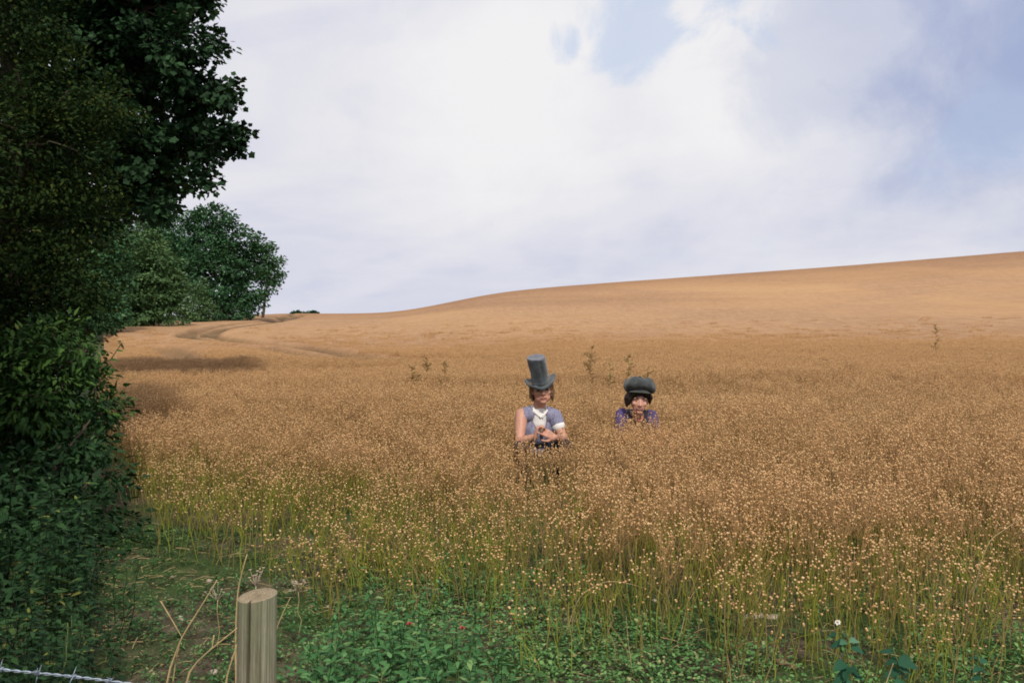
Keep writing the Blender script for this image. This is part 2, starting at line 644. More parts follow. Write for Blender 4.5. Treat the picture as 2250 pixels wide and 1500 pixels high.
# ------------------------------------------------------------------ the flax crop
def canopy_material():
    n = NT("ripe_flax_canopy")
    v = n.coord()
    g1 = n.noise(v, 9.0, 5, 0.75)
    g2 = n.noise(v, 2.2, 5, 0.7)
    wide = n.noise(n.coord((1, 0.45, 1)), 0.045, 4, 0.55, 0.6)
    streak = n.noise(n.coord((0.25, 1.0, 1)), 0.16, 5, 0.6, 0.5)
    g3 = n.noise(n.coord((1, .22, 1)), 1.7, 6, 0.72)
    g4 = n.noise(n.coord((1, .16, 1)), 4.2, 4, 0.7)
    base = n.ramp(n.math('ADD', n.math('MULTIPLY', g1, .34), n.math('ADD', n.math('MULTIPLY', g3, .38), n.math('MULTIPLY', g4, .28))), [(0.36, (0.28, 0.160, 0.090)), (0.5, (0.455, 0.275, 0.154)), (0.64, (0.62, 0.395, 0.230))])
    c = n.mix(n.range(g2, 0.35, 0.7, 0.0, 0.35), base, (0.36, 0.20, 0.085))
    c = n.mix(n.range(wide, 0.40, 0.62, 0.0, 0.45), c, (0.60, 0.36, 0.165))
    c = n.mix(n.range(streak, 0.52, 0.72, 0.0, 0.40), c, (0.40, 0.215, 0.095))
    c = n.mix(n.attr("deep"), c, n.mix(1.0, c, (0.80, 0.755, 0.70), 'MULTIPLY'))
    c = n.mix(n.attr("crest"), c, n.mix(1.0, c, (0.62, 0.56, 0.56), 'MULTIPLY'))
    c = n.mix(n.math('MULTIPLY', n.attr("track"), 0.95), c, (0.13, 0.090, 0.045))  # dark track soil, plus the shade on the groove walls painted in
    b = n.math('ADD', n.math('MULTIPLY', g1, 0.7), n.noise(v, 26, 3, 0.6))
    return n.finish(c, 0.9, 0.1, b, 0.10, 0.6)


def shadow_band(x, y):
    """shadow band of the sycamore, put into the height and colour of the crop"""
    x, y = np.asarray(x, float), np.asarray(y, float)
    u = (x + 6.9) / 4.6
    yc = 19.6 + 0.16 * (x + 7) + .35 * np.sin(x * .9)
    return np.exp(-np.clip(np.abs(u), 0, 5) ** 4) * np.exp(-((y - yc) / (1.5 - .2 * u)) ** 2)


def make_canopy():
    """the far crop, seen too flat to tell its plants apart: its closed top, with the wheel tracks pressed into it"""
    X, Y, F = polar(15.5, 420, 760, -0.56, 0.68, 430)
    tr = track_mask(X, Y)
    r = np.hypot(X, Y)
    lift = CANOPY - 0.14 * (1 - sstep(17, 46, r)) - 0.16 * shadow_band(X, Y)
    edge = sstep(-0.3, 1.0, X - left_limit(Y)) * sstep(15.5, 17.5, r)
    Z = land(X, Y) + lift * edge * (1 - 0.62 * sstep(0.15, 0.8, tr)) + 0.007 * fbm(X * 1.3, Y * 1.3, 5) * edge - 0.06 * (1 - edge)
    me = np_mesh("flax_canopy", np.stack([X, Y, Z], 1), np.concatenate([F[:, [0, 3, 2]], F[:, [0, 2, 1]]]), True)
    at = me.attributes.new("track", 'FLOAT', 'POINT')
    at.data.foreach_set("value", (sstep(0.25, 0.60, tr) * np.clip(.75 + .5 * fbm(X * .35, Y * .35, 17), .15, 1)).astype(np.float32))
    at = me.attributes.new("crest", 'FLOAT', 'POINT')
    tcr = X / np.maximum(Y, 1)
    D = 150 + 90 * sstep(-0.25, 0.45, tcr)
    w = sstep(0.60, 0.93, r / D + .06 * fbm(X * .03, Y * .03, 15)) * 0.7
    w = np.maximum(w, 0.35 * shadow_band(X, Y))  # the tree's shadow on the field, darkened in the colour
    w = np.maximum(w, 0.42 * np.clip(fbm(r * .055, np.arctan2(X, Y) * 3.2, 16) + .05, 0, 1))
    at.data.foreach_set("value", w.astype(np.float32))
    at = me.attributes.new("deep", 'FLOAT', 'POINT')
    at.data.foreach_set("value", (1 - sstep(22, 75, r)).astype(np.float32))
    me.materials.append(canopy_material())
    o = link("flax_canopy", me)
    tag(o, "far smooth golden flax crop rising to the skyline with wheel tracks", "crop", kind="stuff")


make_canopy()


def flax_plant(geo_s, geo_b, x, y, h, rng, bolls=7, fine=True, z0=0.0, hscale=1.0):
    """one plant: a thin stem that forks at the top into stalks with round seed bolls"""
    lean = rng.normal(0, 0.11, 2)
    base = np.array([x, y, z0])
    top = base + np.array([lean[0] * h, lean[1] * h, (h - z0) * 0.78])
    n = 5 if fine else 3
    p = bend(base, top, 0, 0.008, n, rng)
    V, F = tube(p, np.linspace(0.0030, 0.0019, n) * (1 if fine else 1.3), 3, False)
    rv = rng.uniform(0, 1)
    geo_s.add(V, F, rv, V[:, 2] * hscale)
    bv, bf = (ICO_V, ICO_F) if fine else (OCT_V, OCT_F)
    for _ in range(bolls):
        a, s = rng.uniform(0, 6.283), rng.uniform(0.25, 1.0)
        st = p[-1] + (p[-2] - p[-1]) * rng.uniform(0, 0.5)
        spread = 0.065 * s + 0.01
        e = np.array([top[0] + math.cos(a) * spread, top[1] + math.sin(a) * spread, top[2] + h * 0.22 * rng.uniform(0.25, 1.0)])
        V, F = tube([st, (st + e) / 2 + np.array([math.cos(a), math.sin(a), -0.3]) * 0.012, e], [0.0011, 0.001, 0.0009] if fine else 0.0013, 3, False)
        geo_s.add(V, F, rv, V[:, 2] * hscale)
        r = rng.uniform(0.0045, 0.0070) * (1 if fine else 1.15)
        V = bv * r * np.array([1, 1, 1.08]) + e
        geo_b.add(V, bf, np.clip(rng.normal(0.5, 0.27), 0, 1))


def flax_tuft(name, seed, n, rad, h0, h1, fine=True, z0=0.0, bolls=7, hscale=1.0):
    rng = np.random.default_rng(seed)
    gs, gb = Geo(), Geo()
    for _ in range(n):
        a, q = rng.uniform(0, 6.283), rad * math.sqrt(rng.uniform())
        flax_plant(gs, gb, q * math.cos(a), q * math.sin(a), rng.uniform(h0, h1), rng, bolls + rng.integers(-2, 3), fine, z0, hscale)
    ns, nb = sum(len(f) for f in gs.F), sum(len(f) for f in gb.F)
    g = Geo()
    g.V, g.A, g.H = gs.V + gb.V, gs.A + gb.A, gs.H + gb.H
    g.F = gs.F + [f + gs.n for f in gb.F]
    me = g.mesh(name, [M["stem"], M["boll"]])
    mi = np.zeros(ns + nb, dtype=np.int32); mi[ns:] = 1
    me.polygons.foreach_set("material_index", mi)
    return bpy.data.objects.new(name, me)


def scatter(name, pts, rot, scl, idx, sources, label, cat, kind="stuff"):
    """one object of uncountable plants: copies of the source meshes on points"""
    me = bpy.data.meshes.new(name)
    n = len(pts)
    me.vertices.add(n)
    me.vertices.foreach_set("co", np.ascontiguousarray(pts, dtype=np.float32).ravel())
    at = me.attributes.new("turn", 'FLOAT_VECTOR', 'POINT')
    at.data.foreach_set("vector", np.ascontiguousarray(rot, dtype=np.float32).ravel())
    at = me.attributes.new("size", 'FLOAT_VECTOR', 'POINT')
    at.data.foreach_set("vector", np.ascontiguousarray(scl, dtype=np.float32).ravel())
    at = me.attributes.new("pick", 'INT', 'POINT')
    at.data.foreach_set("value", np.ascontiguousarray(idx, dtype=np.int32))
    coll = bpy.data.collections.new(name + "_kinds")
    for s in sources:
        coll.objects.link(s)
    ng = bpy.data.node_groups.new(name, 'GeometryNodeTree')
    ng.interface.new_socket(name="Geometry", in_out='INPUT', socket_type='NodeSocketGeometry')
    ng.interface.new_socket(name="Geometry", in_out='OUTPUT', socket_type='NodeSocketGeometry')
    N, L = ng.nodes.new, ng.links.new
    gi, go = N("NodeGroupInput"), N("NodeGroupOutput")
    ip, ci = N("GeometryNodeInstanceOnPoints"), N("GeometryNodeCollectionInfo")
    ci.inputs["Collection"].default_value = coll
    ci.inputs["Separate Children"].default_value = True
    ci.inputs["Reset Children"].default_value = True

    def named(nm, t):
        a = N("GeometryNodeInputNamedAttribute")
        a.data_type = t
        a.inputs["Name"].default_value = nm
        return [o for o in a.outputs if o.enabled and o.name == "Attribute"][0]
    L(gi.outputs[0], ip.inputs["Points"])
    L(ci.outputs[0], ip.inputs["Instance"])
    ip.inputs["Pick Instance"].default_value = True
    L(named("pick", 'INT'), ip.inputs["Instance Index"])
    L(named("turn", 'FLOAT_VECTOR'), ip.inputs["Rotation"])
    L(named("size", 'FLOAT_VECTOR'), ip.inputs["Scale"])
    L(ip.outputs[0], go.inputs[0])
    o = link(name, me)
    md = o.modifiers.new("plants", 'NODES')
    md.node_group = ng
    return tag(o, label, cat, kind=kind)


MAN = np.array([0.255, 8.55])
WOMAN = np.array([1.26, 9.10])


def jitter_grid(x0, x1, y0, y1, step, rng):
    nx, ny = int((x1 - x0) / step) + 1, int((y1 - y0) / step) + 1
    X, Y = np.meshgrid(x0 + step * np.arange(nx), y0 + step * np.arange(ny))
    X = X.ravel() + rng.uniform(-.5, .5, X.size) * step
    Y = Y.ravel() + rng.uniform(-.5, .5, Y.size) * step
    return X, Y


def near_people(X, Y):
    m = (np.hypot(X - MAN[0], (Y - MAN[1]) * 0.9) < 0.34) | (np.hypot(X - WOMAN[0], Y - WOMAN[1] - 0.14) < 0.28)
    return m


def make_crop():
    rng = np.random.default_rng(11)
    # near crop: tufts of some twelve plants
    src = [flax_tuft("flax_tuft_a%02d" % i, 100 + i, 12, 0.20, 0.44, 0.67, True) for i in range(7)]
    src += [flax_tuft("flax_tuft_b%02d" % i, 200 + i, 7, 0.17, 0.32, 0.60, True, bolls=5, hscale=0.50) for i in range(6)]   # thin, green at the edge
    X, Y = jitter_grid(-8.5, 11.5, 3.9, 16.5, 0.20, rng)
    t = (Y - edge_y(X)) / 1.5 + 0.18 * fbm(X * 1.7, Y * 1.7, 21)
    dens = np.where(t < 0, np.clip(0.34 + t * 0.55, 0, 1), np.clip(0.42 + 0.75 * t, 0, 1)) * (1 + .5 * sstep(.6, 1.6, X) * (t < .8) + .35 * (X < 0) * (t > 0))
    dens *= np.clip(1.0 + 0.40 * fbm(X * 2.4, Y * 2.4, 22), 0.2, 1.3)
    dens *= sstep(-0.25, 0.55, X - left_limit(Y))
    ok = (np.abs(X) < 0.66 * Y + 0.8) & (rng.uniform(size=X.size) < dens) & ~near_people(X, Y)
    # the crop is trodden and thin just in front of the man
    front = (np.abs(X - MAN[0] + .05) < 0.27) & (Y > 6.5) & (Y < MAN[1])
    ok &= ~(front & (rng.uniform(size=X.size) < 0.66))
    X, Y, t = X[ok], Y[ok], t[ok]
    n = len(X)
    thin = rng.uniform(size=n) > np.clip((t - 0.25) * 1.0, 0, 1)
    idx = np.where(thin, 7 + rng.integers(0, 6, n), rng.integers(0, 7, n))
    bump = 1 - .03 * np.exp(-(((X - 1.26) / .55) ** 2 + ((Y - 8.35) / .45) ** 2))
    hs = bump * np.clip(0.80 + 0.20 * np.clip(t, -0.3, 1) + rng.normal(0, 0.07, n), 0.55, 1.18) * (1 + 0.09 * fbm(X * 1.1, Y * 1.1, 23))
    rot = np.stack([rng.normal(0, 0.07, n), rng.normal(0.02, 0.07, n), rng.uniform(0, 6.283, n)], 1)
    lay = rng.uniform(size=n) < 0.07                                      # a few blown over
    rot[lay, 0] += rng.uniform(-.6, .6, lay.sum()); rot[lay, 1] += rng.uniform(-.4, .4, lay.sum())
    p1 = np.stack([X, Y, land(X, Y)], 1)
    s1 = np.stack([np.ones(n), np.ones(n), hs], 1)
    # more of it just before the second person, and some beaten down at the front edge
    def extra(x, y, rots, h, kinds):
        m = len(x)
        return np.stack([x, y, land(x, y)], 1), rots, np.stack([np.ones(m), np.ones(m), h], 1), kinds
    m = 70
    ex = [extra(rng.uniform(.80, 1.72, m), rng.uniform(8.15, 8.86, m), np.stack([rng.normal(0, .06, m), rng.normal(0, .06, m), rng.uniform(0, 6.28, m)], 1), rng.uniform(.84, .96, m), rng.integers(0, 7, m))]
    m = 16
    ex.append(extra(rng.uniform(-1.25, -.25, m), rng.uniform(5.35, 5.85, m), np.stack([rng.uniform(.45, 1.0, m), rng.normal(0, .3, m), rng.uniform(0, 6.28, m)], 1), rng.uniform(.55, .85, m), 7 + rng.integers(0, 6, m)))
    # farther crop: wider tufts, only their tops
    src += [flax_tuft("flax_tuft_c%02d" % i, 300 + i, 44, 0.44, 0.48, 0.64, False, 0.22, 11) for i in range(6)]
    pts, rots, scls, ids = [[a] + [e[i] for e in ex] for i, a in enumerate((p1, rot, s1, idx))]
    for (y0, y1, step, keep) in ((15.5, 24, 0.36, 1.0), (24, 40, 0.46, 1.0), (40, 70, 0.62, 1.0)):
        X, Y = jitter_grid(-0.5 * y1 - 2, 0.64 * y1 + 2, y0, y1, step, rng)
        fade = 1 - 0.95 * sstep(20, 68, Y)
        ok = (X < 0.62 * Y + 1) & (X > -0.52 * Y - 1) & (X - left_limit(Y) > 0.2) & (track_mask(X, Y) < 0.06) & (rng.uniform(size=X.size) < keep * fade)
        X, Y = X[ok], Y[ok]
        n = len(X)
        pts.append(np.stack([X, Y, land(X, Y)], 1))
        rots.append(np.stack([rng.normal(0, 0.04, n), rng.normal(0, 0.04, n), rng.uniform(0, 6.283, n)], 1))
        sband = shadow_band(X, Y)
        scls.append(np.stack([np.ones(n), np.ones(n), (1 - .25 * sband) * 1.02 + 0.05 * fbm(X * .5, Y * .5, 24) + rng.normal(0, 0.05, n)], 1))
        ids.append(13 + rng.integers(0, 6, n))
    scatter("flax_crop", np.concatenate(pts), np.concatenate(rots), np.concatenate(scls), np.concatenate(ids), src,
            "ripe brown flax crop with countless golden seed bolls around the two people", "crop")


make_crop()


# ------------------------------------------------------------------ foliage
def leaf_simple(fold=0.10, wide=0.30):
    V = np.array([(0, 0, 0), (wide * .85, .38, fold), (wide * .6, .72, fold * .6), (0, 1, -.06), (-wide * .6, .72, fold * .6), (-wide * .85, .38, fold), (0, .5, 0)])
    F = np.array([(0, 1, 6), (1, 2, 6), (2, 3, 6), (3, 4, 6), (4, 5, 6), (5, 0, 6)])
    return V, F


def leaf_rhomb(fold=0.10, wide=0.30):
    V = np.array([(0, 0, 0), (wide, .45, fold), (0, 1, -.05), (-wide, .45, fold)])
    return V, np.array([(0, 1, 2), (0, 2, 3)])


def leaf_palm():
    """five-lobed sycamore leaf"""
    pts = [(0, 0), (.36, -.02), (.36, .22), (.60, .44), (.36, .62), (.0, 1.0), (-.36, .62), (-.60, .44), (-.36, .22), (-.36, -.02)]
    V = np.array([(x, y, 0.10 * abs(x) - .05 * y * y) for x, y in pts] + [(0, .34, 0)])
    F = np.array([(i, (i + 1) % 10, 10) for i in range(10)])
    return V, F


def leaf_tooth():
    """nettle or elder leaflet with a coarse toothed edge"""
    r = [(0, 0), (.15, .12), (.13, .18), (.22, .32), (.17, .40), (.20, .52), (.13, .62), (.12, .74), (0, 1)]
    pts = r + [(-x, y) for x, y in r[-2:0:-1]]
    V = np.array([(x, y, .22 * abs(x) - .14 * y * y) for x, y in pts])
    k = len(r) - 1
    n = len(pts)
    F = []
    for i in range(0, k):
        a, b = i, i + 1
        c, d = (n - i) % n, (n - i - 1) % n
        if a != c: F.append((a, b, c))
        if b != d: F.append((b, d, c))
    return V, np.array(F)


def orient(tip, nrm):
    """rotation matrices (n,3,3) whose columns are side, tip, normal"""
    y = tip / (np.linalg.norm(tip, axis=1)[:, None] + 1e-9)
    x = np.cross(y, nrm); x /= np.linalg.norm(x, axis=1)[:, None] + 1e-9
    z = np.cross(x, y)
    return np.stack([x, y, z], axis=2)


def put_leaves(geo, tmpl, pos, tip, nrm, size, rnd):
    V, F = tmpl
    Rm = orient(tip, nrm)
    W = np.einsum('nij,vj->nvi', Rm, V) * size[:, None, None] + pos[:, None, :]
    n, k = len(pos), len(V)
    FF = (F[None] + (np.arange(n) * k)[:, None, None]).reshape(-1, 3)
    geo.add(W.reshape(-1, 3), FF, np.repeat(rnd, k))


def crown_points(blobs, per, clump, leaf, rng, droop=0.3, flat=0.55, density=1.0, inner=0.25):
    """leaf positions for a crown of ellipsoid masses: clumps of leaves on and inside each mass.
    returns clump centres, then pos, tip, normal, size, rnd"""
    C, Pp, T, Nn, S, Rr = [], [], [], [], [], []
    for c, rad in blobs:
        c, rad = np.asarray(c, float), np.asarray(rad, float)
        area = (rad[0] * rad[1] * rad[2]) ** (2 / 3)
        k = max(5, int(density * 11 * area / clump ** 2))
        d = rng.normal(size=(k, 3)); d /= np.linalg.norm(d, axis=1)[:, None]
        f = np.where(rng.uniform(size=k) < inner, rng.uniform(0.15, 0.7, k), rng.uniform(0.72, 1.06, k))
        cc = c + d * rad * f[:, None]
        C.append(cc)
        shade = rng.uniform(-.30, .30, k)
        m = rng.poisson(per, k)
        ii = np.repeat(np.arange(k), m)
        q = rng.normal(size=(len(ii), 3))
        q *= (rng.uniform(size=len(ii)) ** 0.45 / (np.linalg.norm(q, axis=1) + 1e-9))[:, None]
        q = q * np.array([1, 1, flat]) * clump * 0.85
        Pp.append(cc[ii] + q)
        t = q / clump + d[ii] * 0.9 + rng.normal(0, 0.45, (len(ii), 3)); t[:, 2] -= droop
        T.append(t)
        nn = rng.normal(0, 0.45, (len(ii), 3)) + d[ii] * 0.45; nn[:, 2] += 0.9
        Nn.append(nn)
        S.append(leaf * rng.uniform(0.65, 1.25, len(ii)))
        Rr.append(np.clip(rng.normal(0.45, 0.2, len(ii)) + shade[ii], 0, 1) * np.where(rng.uniform(size=len(ii)) < 0.985, 0.93, 1.06))
    return (np.concatenate(C),) + tuple(np.concatenate(a) for a in (Pp, T, Nn, S)) + (np.clip(np.concatenate(Rr), 0, 1),)


LEAF_MESHES = {}


def leaf_meshes(kind, tmpl, mat):
    """shared meshes of a single leaf, eight shades"""
    if kind not in LEAF_MESHES:
        out = []
        for i in range(8):
            g = Geo()
            g.add(tmpl[0], tmpl[1], (i + .5) / 8)
            out.append(g.mesh("leaf_%s" % kind, mat))
        LEAF_MESHES[kind] = out
    return LEAF_MESHES[kind]


def leaf_objects(parent, kind, tmpl, mat, pos, tip, nrm, size, rnd):
    """single leaves as parts (positions relative to the parent)"""
    ms = leaf_meshes(kind, tmpl, mat)
    Rm = orient(tip, nrm)
    for i in range(len(pos)):
        o = bpy.data.objects.new("leaf", ms[min(7, int(rnd[i] * 8))])
        m = Matrix(Rm[i].tolist()).to_4x4() @ Matrix.Scale(float(size[i]), 4)
        m.translation = Vector(pos[i])
        o.parent = parent
        o.matrix_basis = m
        COL.objects.link(o)


def tree(name, label, cat, base, blobs, mat, tmpl, leaf, clump, per, seed, trunk_r=0.2, trunk_top=None, density=1.0, droop=0.3, group=None,
         inner=0.25, twigs=True, singles=0, single_kind=None, near_to=None, n_twig=60, stems=1, flat=0.55):
    """a tree or shrub: trunk, limbs that run out to the leaf masses, twigs, and a crown of single leaf faces"""
    rng = np.random.default_rng(seed)
    base = np.asarray(base, float)
    root = empty(name, base, label, cat, group)
    B = [(np.asarray(c, float) - base, np.broadcast_to(np.asarray(r, float), (3,))) for c, r in blobs]
    ctr = np.mean([c for c, _ in B], axis=0)
    if trunk_top is None:
        trunk_top = np.array([ctr[0] * 0.6, ctr[1] * 0.6, max(0.4, ctr[2] * 0.9)])
    else:
        trunk_top = np.asarray(trunk_top, float) - base
    g = Geo()
    p = bend((0, 0, -0.15), trunk_top, 0, trunk_r * 0.25, 8, rng)
    rr = trunk_r * np.linspace(1.25, 0.45, 8); rr[0] *= 1.25
    V, F = tube(p, rr, 9); g.add(V, F)
    for _ in range(stems - 1):
        q = bend((rng.normal(0, trunk_r * 2), rng.normal(0, trunk_r * 2), -0.1), trunk_top * rng.uniform(.7, 1.0) + rng.normal(0, trunk_r * 4, 3), 0, trunk_r * .3, 7, rng)
        V, F = tube(q, trunk_r * np.linspace(.9, .3, 7), 7); g.add(V, F)
    link("trunk", g.mesh("trunk", M["bark"], True), root)
    C, pos, tip, nrm, size, rnd = crown_points(B, per, clump, leaf, rng, droop, density=density, inner=inner, flat=flat)
    g = Geo()
    limb_pts = []
    order = sorted(range(len(B)), key=lambda i: -B[i][1][0])
    for i in order[:14]:
        c, r = B[i]
        t = np.clip(0.35 + 0.6 * c[2] / max(trunk_top[2] * 1.6, 0.1), 0.3, 1.0)
        a = p[min(7, int(t * 7))]
        q = bend(a, c, 0.08 * np.linalg.norm(c - a), trunk_r * .35, 7, rng)
        V, F = tube(q, trunk_r * np.linspace(0.5, 0.12, 7), 6); g.add(V, F)
        limb_pts.append(q)
    if g.n:
        link("limb", g.mesh("limb", M["bark"], True), root)
    if twigs:
        g = Geo()
        L = np.concatenate(limb_pts)
        for i in rng.choice(len(C), min(n_twig, len(C)), replace=False):
            a = L[np.argmin(((L - C[i]) ** 2).sum(1))]
            q = bend(a, C[i], 0.05 * np.linalg.norm(C[i] - a), 0.02, 5, rng)
            V, F = tube(q, trunk_r * np.linspace(0.11, 0.03, 5), 4, False); g.add(V, F)
        tw = link("twigs", g.mesh("twigs", M["bark"]), root)
        tag(tw, kind="stuff")
    keep = np.ones(len(pos), bool)
    # leaves never reach below the soil
    keep &= pos[:, 2] > 0.02
    if singles:
        w = pos + base
        d = np.hypot(*(w - np.asarray(near_to)).T[[0, 2]])
        d[~keep] = 1e9
        pick = np.argsort(d)[:singles]
        leaf_objects(root, single_kind, tmpl, mat, pos[pick], tip[pick], nrm[pick], size[pick], rnd[pick])
        keep[pick] = False
    g = Geo()
    put_leaves(g, tmpl, pos[keep], tip[keep], nrm[keep], size[keep], rnd[keep])
    cr = link("crown", g.mesh("crown", mat), root)
    tag(cr, kind="stuff")
    return root


def PB(px, py, Y, rpx, ry=1.0, dy=0.0, rz=1.0):
    """an ellipsoid leaf mass whose outline is a circle of rpx pixels round (px, py) at distance Y"""
    c = np.array(P(px, py, Y + dy))
    r = rpx / 2000.0 * (Y + dy)
    return (c, np.array([r, r * ry, r * rz]))


def base_at(px, Y):
    x = (px - 1125) / 2000.0 * Y
    return np.array([x, Y, land1(x, Y)])


def make_trees():
    SY = 15.0
    syc = [PB(430, -40, SY, 60, 1.2), PB(455, -8, SY, 32, 1, .2), PB(330, 20, SY, 95, 1.3), PB(420, 105, SY, 75, 1.2, -.4), PB(478, 100, SY, 32, 1, .3), PB(330, 140, SY, 95, 1.4, .6), PB(465, 195, SY, 62, 1.2),
           PB(515, 200, SY, 26, 1, -.3), PB(430, 285, SY, 72, 1.2, .5), PB(495, 300, SY, 42, 1.1, -.2), PB(537, 303, SY, 24, 1, -.1), PB(480, 345, SY, 26, 1, .1), PB(505, 215, SY, 22, 1, .2), PB(470, 240, SY, 30, 1, .1), PB(330, 310, SY, 75, 1.4, -.5),
           PB(420, 380, SY, 48, 1.2, .2), PB(465, 400, SY, 28, 1, -.3), PB(350, 400, SY, 55, 1.3, .4), PB(365, 450, SY, 30, 1, -.2), PB(295, 400, SY, 75, 1.4, .6),
           PB(240, 250, SY, 110, 1.6, .8), PB(200, 110, SY, 130, 1.6, .4), PB(240, -60, SY, 150, 1.5, .5), PB(360, -150, SY, 110, 1.5), PB(90, -120, SY, 190, 1.5, .9),
           PB(180, 420, SY, 100, 1.5, 1), PB(60, 200, SY, 170, 1.5, 1), PB(230, -280, SY, 170, 1.4, .4), PB(60, -380, SY, 200, 1.4, .7), PB(40, 480, SY, 150, 1.4, 1.2)]
    syc = [(c - np.array([.20 if c[0] > -6.2 else 0, 0, 0]), r) for c, r in syc]
    b = base_at(-60, SY + 0.9)
    t = P(120, -100, SY + .9)
    tree("sycamore_tree", "tall dark sycamore with lobed leaves reaching out over the left field edge", "tree", b, syc, M["leaf_sycamore"], leaf_palm(),
         0.098, 0.34, 40, 31, 0.26, t, 0.85, 0.45, singles=300, single_kind="sycamore", near_to=P(545, 260, SY), inner=0.22, n_twig=160)

    HY = 8.6
    hed = [PB(60, 30, HY, 100, 1.2), PB(150, 200, HY, 105, 1.2, .1), PB(235, 225, HY, 62, 1.1, -.2), PB(170, 330, HY, 95, 1.2, .2), PB(215, 400, HY, 38, 1, -.1), PB(60, 320, HY, 130, 1.3, -.2),
           PB(150, 470, HY, 95, 1.2, .1), PB(215, 480, HY, 36, 1, 0), PB(40, 520, HY, 120, 1.3), PB(160, 590, HY, 80, 1.2), PB(195, 640, HY, 45, 1.1, -.2), PB(60, 660, HY, 110, 1.3),
           PB(20, -120, HY, 140, 1.2), PB(-120, 100, HY, 170, 1.3), PB(-150, 400, HY, 170, 1.3), PB(-150, 650, HY, 150, 1.3), PB(-60, -330, HY, 180, 1.3), PB(120, 720, HY, 90, 1.2), PB(0, 800, HY, 120, 1.2),
           PB(-420, 250, HY - 2.6, 330, 1.4), PB(-480, 800, HY - 2.6, 330, 1.4), PB(-850, 300, HY - 4.4, 520, 1.6), PB(-950, 900, HY - 4.4, 500, 1.6)]  # leaf masses added out of view, blocking sky light from the left
    b = base_at(20, HY + 0.4)
    tree("field_maple", "olive brown small leaved hedge tree filling the upper left corner", "tree", b, hed, M["leaf_olive"], leaf_simple(.10, .36),
         0.046, 0.30, 70, 32, 0.12, P(20, 200, HY + .4), 1.25, 0.15, singles=250, single_kind="field_maple", near_to=P(260, 220, HY), inner=0.3, n_twig=140)

    EY = 7.6
    eld = [PB(60, 780, EY, 75, 1.1), PB(120, 740, EY, 50, 1.1, .2), PB(150, 800, EY, 55, 1.1), PB(190, 770, EY, 32, 1, -.1), PB(205, 830, EY, 34, 1, .1), PB(90, 870, EY, 80, 1.2, -.2), PB(180, 890, EY, 55, 1.1),
           PB(20, 900, EY, 90, 1.2), PB(140, 960, EY, 75, 1.1, -.1), PB(230, 900, EY, 34, 1.0, .2), PB(245, 870, EY, 20, 1, .3), PB(40, 1000, EY, 90, 1.2, .1), PB(-80, 880, EY, 120, 1.2), PB(120, 1050, EY, 70, 1.1), PB(-60, 1060, EY, 110, 1.2)]
    b = base_at(60, EY + 0.2)
    root = tree("elder_shrub", "leafy green elder shrub below the olive hedge tree on the left", "shrub", b, eld, M["leaf_elder"], leaf_tooth(),
                0.075, 0.19, 20, 33, 0.05, P(60, 860, EY + .2), 1.35, 0.35, singles=300, single_kind="elder", near_to=P(215, 800, EY), inner=0.3, n_twig=120, stems=4)
    # the bare twig that pokes out over the field with a few leaves at its end
    g = Geo()
    tw = [np.array(P(x, y, EY)) - b for x, y in ((185, 812), (215, 800), (243, 790), (258, 768), (268, 752))]
    V, F = tube(tw, np.linspace(.007, .0025, 5), 6); g.add(V, F)
    tw2 = [np.array(P(x, y, EY)) - b for x, y in ((190, 790), (205, 765), (212, 742))]
    V, F = tube(tw2, np.linspace(.006, .0025, 3), 6); g.add(V, F)
    link("twig", g.mesh("twig", M["bark"], True), root)
    rng = np.random.default_rng(5)
    pos, tip = [], []
    for q in [tw[2], tw[2], tw[3], tw[3], tw[4], tw[4], tw[4], tw[4], tw[1], tw[1], tw2[2], tw2[2], tw2[1], tw2[1]]:
        pos.append(q + rng.normal(0, .008, 3)); tip.append(rng.normal(0, 1, 3) * np.array([1, .7, .35]) + np.array([.4, 0, .1]))
    n = len(pos)
    leaf_objects(root, "elder", leaf_tooth(), M["leaf_elder"], np.array(pos), np.array(tip), rng.normal(0, .3, (n, 3)) + np.array([0, -.5, 1]), rng.uniform(.055, .085, n), rng.uniform(.2, .7, n))

    BY = 6.4
    haz = [PB(60, 1080, BY, 95, 1.1), PB(180, 1030, BY, 75, 1.1, .6), PB(215, 960, BY, 62, 1.1, .9), PB(245, 905, BY, 30, 1, 1.1), PB(255, 1050, BY, 48, 1.1, .5), PB(160, 1130, BY, 90, 1.1), PB(250, 1130, BY, 55, 1.1, .2),
           PB(20, 1180, BY, 110, 1.1, -.1), PB(300, 1150, BY, 35, 1, .3), PB(-120, 1100, BY, 130, 1.2), PB(130, 1210, BY, 85, 1.1, -.3), PB(260, 1205, BY, 55, 1.1, -.2)]
    haz = [(c - np.array([.10, 0, 0]), r) for c, r in haz]
    b = base_at(80, BY + 0.3)
    tree("hazel_bush", "dark low bush at the foot of the elder beside the flax", "shrub", b, haz, M["leaf_bramble"], leaf_tooth(), 0.075, 0.20, 16, 34, 0.04, P(80, 1110, BY + .3), 1.35, 0.3,
         inner=0.3, n_twig=90, stems=4)

    # the wood along the far left edge of the field
    def far(name, label, px, Y, blobs, mat, seed, tr=0.25, dens=1.0, leaf=0.36, clump=0.9, per=16, group="trees of the wood beyond the field"):
        b = base_at(px, Y)
        return tree(name, label, "tree" if "tree" in name else "shrub", b, [PB(x, y, Y, r, 1.0, d) for x, y, r, d in blobs], mat, leaf_rhomb(.12, .34), leaf, clump, per, seed, tr,
                    None, dens, 0.25, group=group, inner=0.2, n_twig=70)
